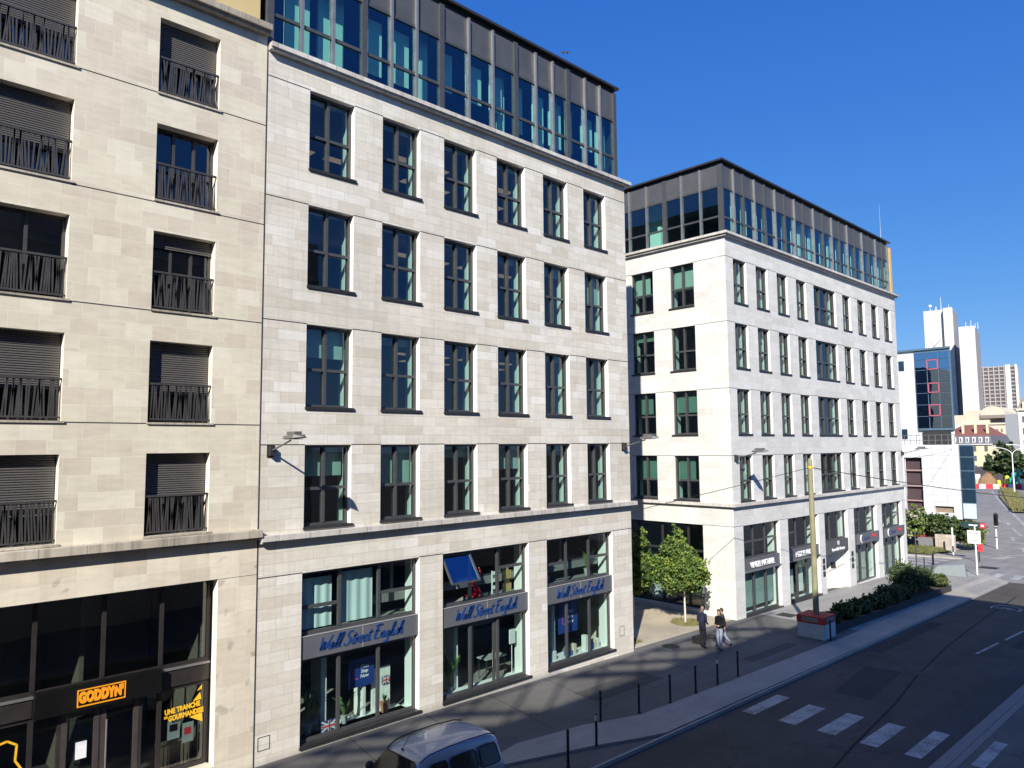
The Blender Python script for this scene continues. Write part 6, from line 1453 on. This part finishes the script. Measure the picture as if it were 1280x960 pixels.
t=thing('white_tent','small cream pointed site tent at the left end of the barriers','tent',(181,46.3,-9.5)); mb=MB(); mb.add([(180,45.4,-9.5),(182,45.4,-9.5),(182,47.4,-9.5),(180,47.4,-9.5),(180,45.4,-7.9),(182,45.4,-7.9),(182,47.4,-7.9),(180,47.4,-7.9),(181,46.4,-7.1)],[(0,1,5,4),(1,2,6,5),(2,3,7,6),(3,0,4,7),(4,5,8),(5,6,8),(6,7,8),(7,4,8)]); mb.build('canopy',simple('cream_canvas',(.66,.63,.50),.9),t)
# double-armed avenue lamps
def double_lamp(x,y,h,label):
    z=-9.6; t=thing('avenue_lamp',label,'street lamp',(x,y,z),'double-armed lamps along the avenue')
    mb=MB(); mb.tube((x,y,z),(x,y,z+h*.86),.14,.09,8); mb.build('pole',POSTW,t)
    for s_ in (-1,1):
        mb=MB(); pts=[(x,y,z+h*.84)]
        for q in range(1,9):
            a_=q/8*math.pi*.5; pts.append((x-s_*0*q,y+s_*(2.2*(1-math.cos(a_))*1.1),z+h*.84+h*.16*math.sin(a_)))
        mb.path(pts,.07,6); ar=mb.build('arm',POSTW,t)
        mb=MB(); e=pts[-1]; mb.box(x-.15,x+.15,min(e[1],e[1]+s_*.7),max(e[1],e[1]+s_*.7),e[2]-.08,e[2]+.08); mb.build('lamp_head',POSTW,ar)
double_lamp(161.3,34.6,8.6,'white double-armed lamp on the grassy median of the avenue')
double_lamp(148,29.4,9.2,'white double-armed lamp at the right edge of the view, partly cut off')
mb=MB(); sheet('x',[(120,24.6),(127,25.6),(150.6,30.6),(176,37.5),(175,40.2),(150,34.4),(127.2,28.2),(119,25.9)],.10,None,mb); g=mb.build('median_ground',simple('dry_median_grass',(.17,.16,.06),.95,0,.35,.8)); structure(g)
rnd=random.Random(9)
pts=[]
for _ in range(1500):
    u=rnd.random(); pts.append((lerp(121,174,u),lerp(25.6,38.6,u)+rnd.uniform(-.9,.9),-9.4))
tufts('median_grass',pts,.55,[GR1,GR2,GR2],10,'dry tall grass on the median of the avenue',7,.12)
# hedge row left of the avenue
rnd=random.Random(14)
for i in range(5):
    x=102+i*14; y=27.6+i*3.6; shrub(x,y,-9.5,1.4,2.2+rnd.uniform(-.3,.5),['dark roadside bush nearest the crossing','dark roadside bush second from the crossing','dark roadside bush third from the crossing','dark roadside bush fourth from the crossing','dark roadside bush farthest along the avenue'][i],60+i,size=.4,n=900,grp='bushes along the left edge of the avenue')
t=thing('delineator','white delineator post in the right lane of the avenue','post',(112,22.3,-9.6)); mb=MB(); mb.box(111.9,112.1,22.2,22.4,-9.6,-8.6); mb.build('post',POSTW,t)

# ================================================================== BUILDINGS ACROSS THE STREET (behind the viewpoint; they shade the road)
OPW=simple('opposite_render',(.36,.33,.29),.9,0,.12,.3)
def opp(name,label,x0,x1,y1,ztop,seed,mat):
    t=thing(name,label,'building',((x0+x1)/2,y1-6,gz(x0))); Pq=PF(y1)
    rnd=random.Random(seed); mb=MB(); ops=[]
    x=x0+1.0
    while x+1.3<x1-.5:
        for k_ in range(7):
            zz=-4.6+k_*2.95
            if zz+1.6<ztop-.6: ops.append((x,x+1.25,zz,zz+1.7))
        x+=2.6
    us=sorted(set([x0,x1]+[q for o in ops for q in o[:2]])); zs=sorted(set([-8.9,ztop]+[q for o in ops for q in o[2:]]))
    for i in range(len(us)-1):
        for j in range(len(zs)-1):
            cu=(us[i]+us[i+1])/2;cz=(zs[j]+zs[j+1])/2
            hole=any(o[0]<cu<o[1] and o[2]<cz<o[3] for o in ops)
            yy=y1-.2 if hole else y1
            mb.quad((us[i],yy,zs[j]),(us[i+1],yy,zs[j]),(us[i+1],yy,zs[j+1]),(us[i],yy,zs[j+1]),m=1 if hole else 0)
    mb.box(x0,x1,y1-12,y1-.21,-8.9,ztop,0)
    mb.build('facade',[mat,simple('opposite_window',(.03,.035,.04),.15) if 'opposite_window' not in MATS else MATS['opposite_window']],t)
    mb=MB()
    for k_ in range(6):
        zz=-4.75+k_*2.95; mb.box(x0,x1,y1,y1+.10,zz-.12,zz)
    mb.build('string_course',simple('opposite_band',(.5,.48,.44),.8) if 'opposite_band' not in MATS else MATS['opposite_band'],t)
    return t
opp('street_building','rendered block on the viewpoint side of the street, western part',-70,-9.8,-.8,12.7,1,OPW)
opp('street_building','rendered block on the viewpoint side of the street, middle part',-9.79,6.5,-.8,12.6,2,simple('opposite_cream',(.45,.41,.34),.9))
opp('street_building','lower block on the viewpoint side of the street, eastern part',6.51,21.85,-.8,12.2,3,OPW)

SCG=glass('light_streak_glass',(.88,.88,.85),.04)
def streak_screen(x0,x1,zl,zh,seed,label,parent_xy):  # unseen screen added to shape sunlight into streaks on the pavement
    t=thing('light_streak_screen',label,'screen',((x0+x1)/2,-.9,zl)); rnd=random.Random(seed)
    zs=[];z=zl+.12
    mb=MB(); mb.box(x0,x1,-.98,-.86,zl,zl+.12); mb.box(x0,x1,-.98,-.86,zh-.12,zh)
    x=x0
    while x<x1: mb.box(x,x+.10,-.97,-.87,zl+.12,zh-.12); x+=2.4
    mb.build('frame',FRD,t)
    mb=MB(); k=0; H=zh-zl-.24
    x=x0-H*2.6
    while x<x1:
        w_=rnd.choice([.5,.9,1.3]); g_=rnd.choice([.8,1.3,1.9])
        # diagonal boards, slanted so the gaps lay light streaks on the pavement
        a_=(x,zh-.12);b_=(x+H*2.5,zl+.12)
        pts=[(max(x0,min(x1,p)),q) for p,q in (a_,(x+w_,zh-.12),(b_[0]+w_,zl+.12),b_)]
        if pts[1][0]-pts[0][0]>.05 and pts[2][0]-pts[3][0]>.05: mb.add([(p,-.95,q) for p,q in pts]+[(p,-.93,q) for p,q in pts],[(0,1,2,3),(7,6,5,4),(0,4,5,1),(1,5,6,2),(2,6,7,3),(3,7,4,0)])
        x+=w_+g_
    mb.build('streak_board',FRD,t)
    mb=MB(); mb.quad((x0,-.91,zl+.12),(x1,-.91,zl+.12),(x1,-.91,zh-.12),(x0,-.91,zh-.12)); mb.build('pane',SCG,t)
opp('street_building','unseen dark block added behind the beige and pale stone buildings for glass reflections',-30,26,62,15.9,5,simple('rear_render',(.16,.15,.14),.9))  # unseen block, added to darken the reflections in the far curtain wall
streak_screen(-26,-9.85,12.7,15.5,1,'unseen screen added on the western block opposite to throw light streaks on the pavement',0)
streak_screen(-9.7,6.4,12.6,15.0,2,'unseen screen added on the middle block opposite to throw light streaks on the pavement',0)
# ================================================================== LIGHT, SKY, CAMERA
AZ=R(33.0); EL=R(33.0)
w=bpy.data.worlds.new('World'); sc.world=w; w.use_nodes=True
nt=w.node_tree; nt.nodes.clear()
sky=nt.nodes.new('ShaderNodeTexSky'); sky.sky_type='NISHITA'; sky.sun_disc=False; sky.sun_elevation=EL
sx,sy=-math.cos(AZ),-math.sin(AZ)
sky.sun_rotation=math.atan2(sx,sy)%(2*math.pi); sky.altitude=200; sky.air_density=1.0; sky.dust_density=.3; sky.ozone_density=2.6
bg=nt.nodes.new('ShaderNodeBackground'); bg.inputs[1].default_value=.106
out=nt.nodes.new('ShaderNodeOutputWorld')
sp_=nt.nodes.new('ShaderNodeSeparateColor'); cb_=nt.nodes.new('ShaderNodeCombineColor'); nt.links.new(sky.outputs[0],sp_.inputs[0])
for i,(k_,p_) in enumerate(((.195,1.17),(.61,.76),(2.30,.36))):
    nt.links.new(M(nt,'MULTIPLY',M(nt,'POWER',sp_.outputs[i],p_),k_),cb_.inputs[i])
nt.links.new(cb_.outputs[0],bg.inputs[0]); nt.links.new(bg.outputs[0],out.inputs[0])
sd=bpy.data.lights.new('sun','SUN'); sd.energy=4.6; sd.angle=R(.53); sd.color=(1.0,.94,.85)
so=bpy.data.objects.new('sun',sd); COL.objects.link(so)
dirv=Vector((math.cos(EL)*math.cos(AZ),math.cos(EL)*math.sin(AZ),-math.sin(EL)))
so.rotation_euler=dirv.to_track_quat('-Z','Y').to_euler(); so.location=(-20,-15,40)
cd=bpy.data.cameras.new('camera'); cam=bpy.data.objects.new('camera',cd); COL.objects.link(cam)
cd.sensor_width=36; cd.lens=CF/1280*36; cd.clip_start=.1; cd.clip_end=6000
cam.matrix_world=Matrix((( AR.x,AU.x,-AF.x,0),(AR.y,AU.y,-AF.y,0),(AR.z,AU.z,-AF.z,0),(0,0,0,1)))
sc.camera=cam
vs_=sc.view_settings; vs_.view_transform='Standard'; vs_.look='None'; vs_.gamma=1; vs_.exposure=.76
try: vs_.use_curve_mapping=False
except Exception: pass
cy=sc.cycles; cy.max_bounces=10; cy.transparent_max_bounces=24; cy.glossy_bounces=4; cy.diffuse_bounces=4; cy.caustics_reflective=False; cy.caustics_refractive=False
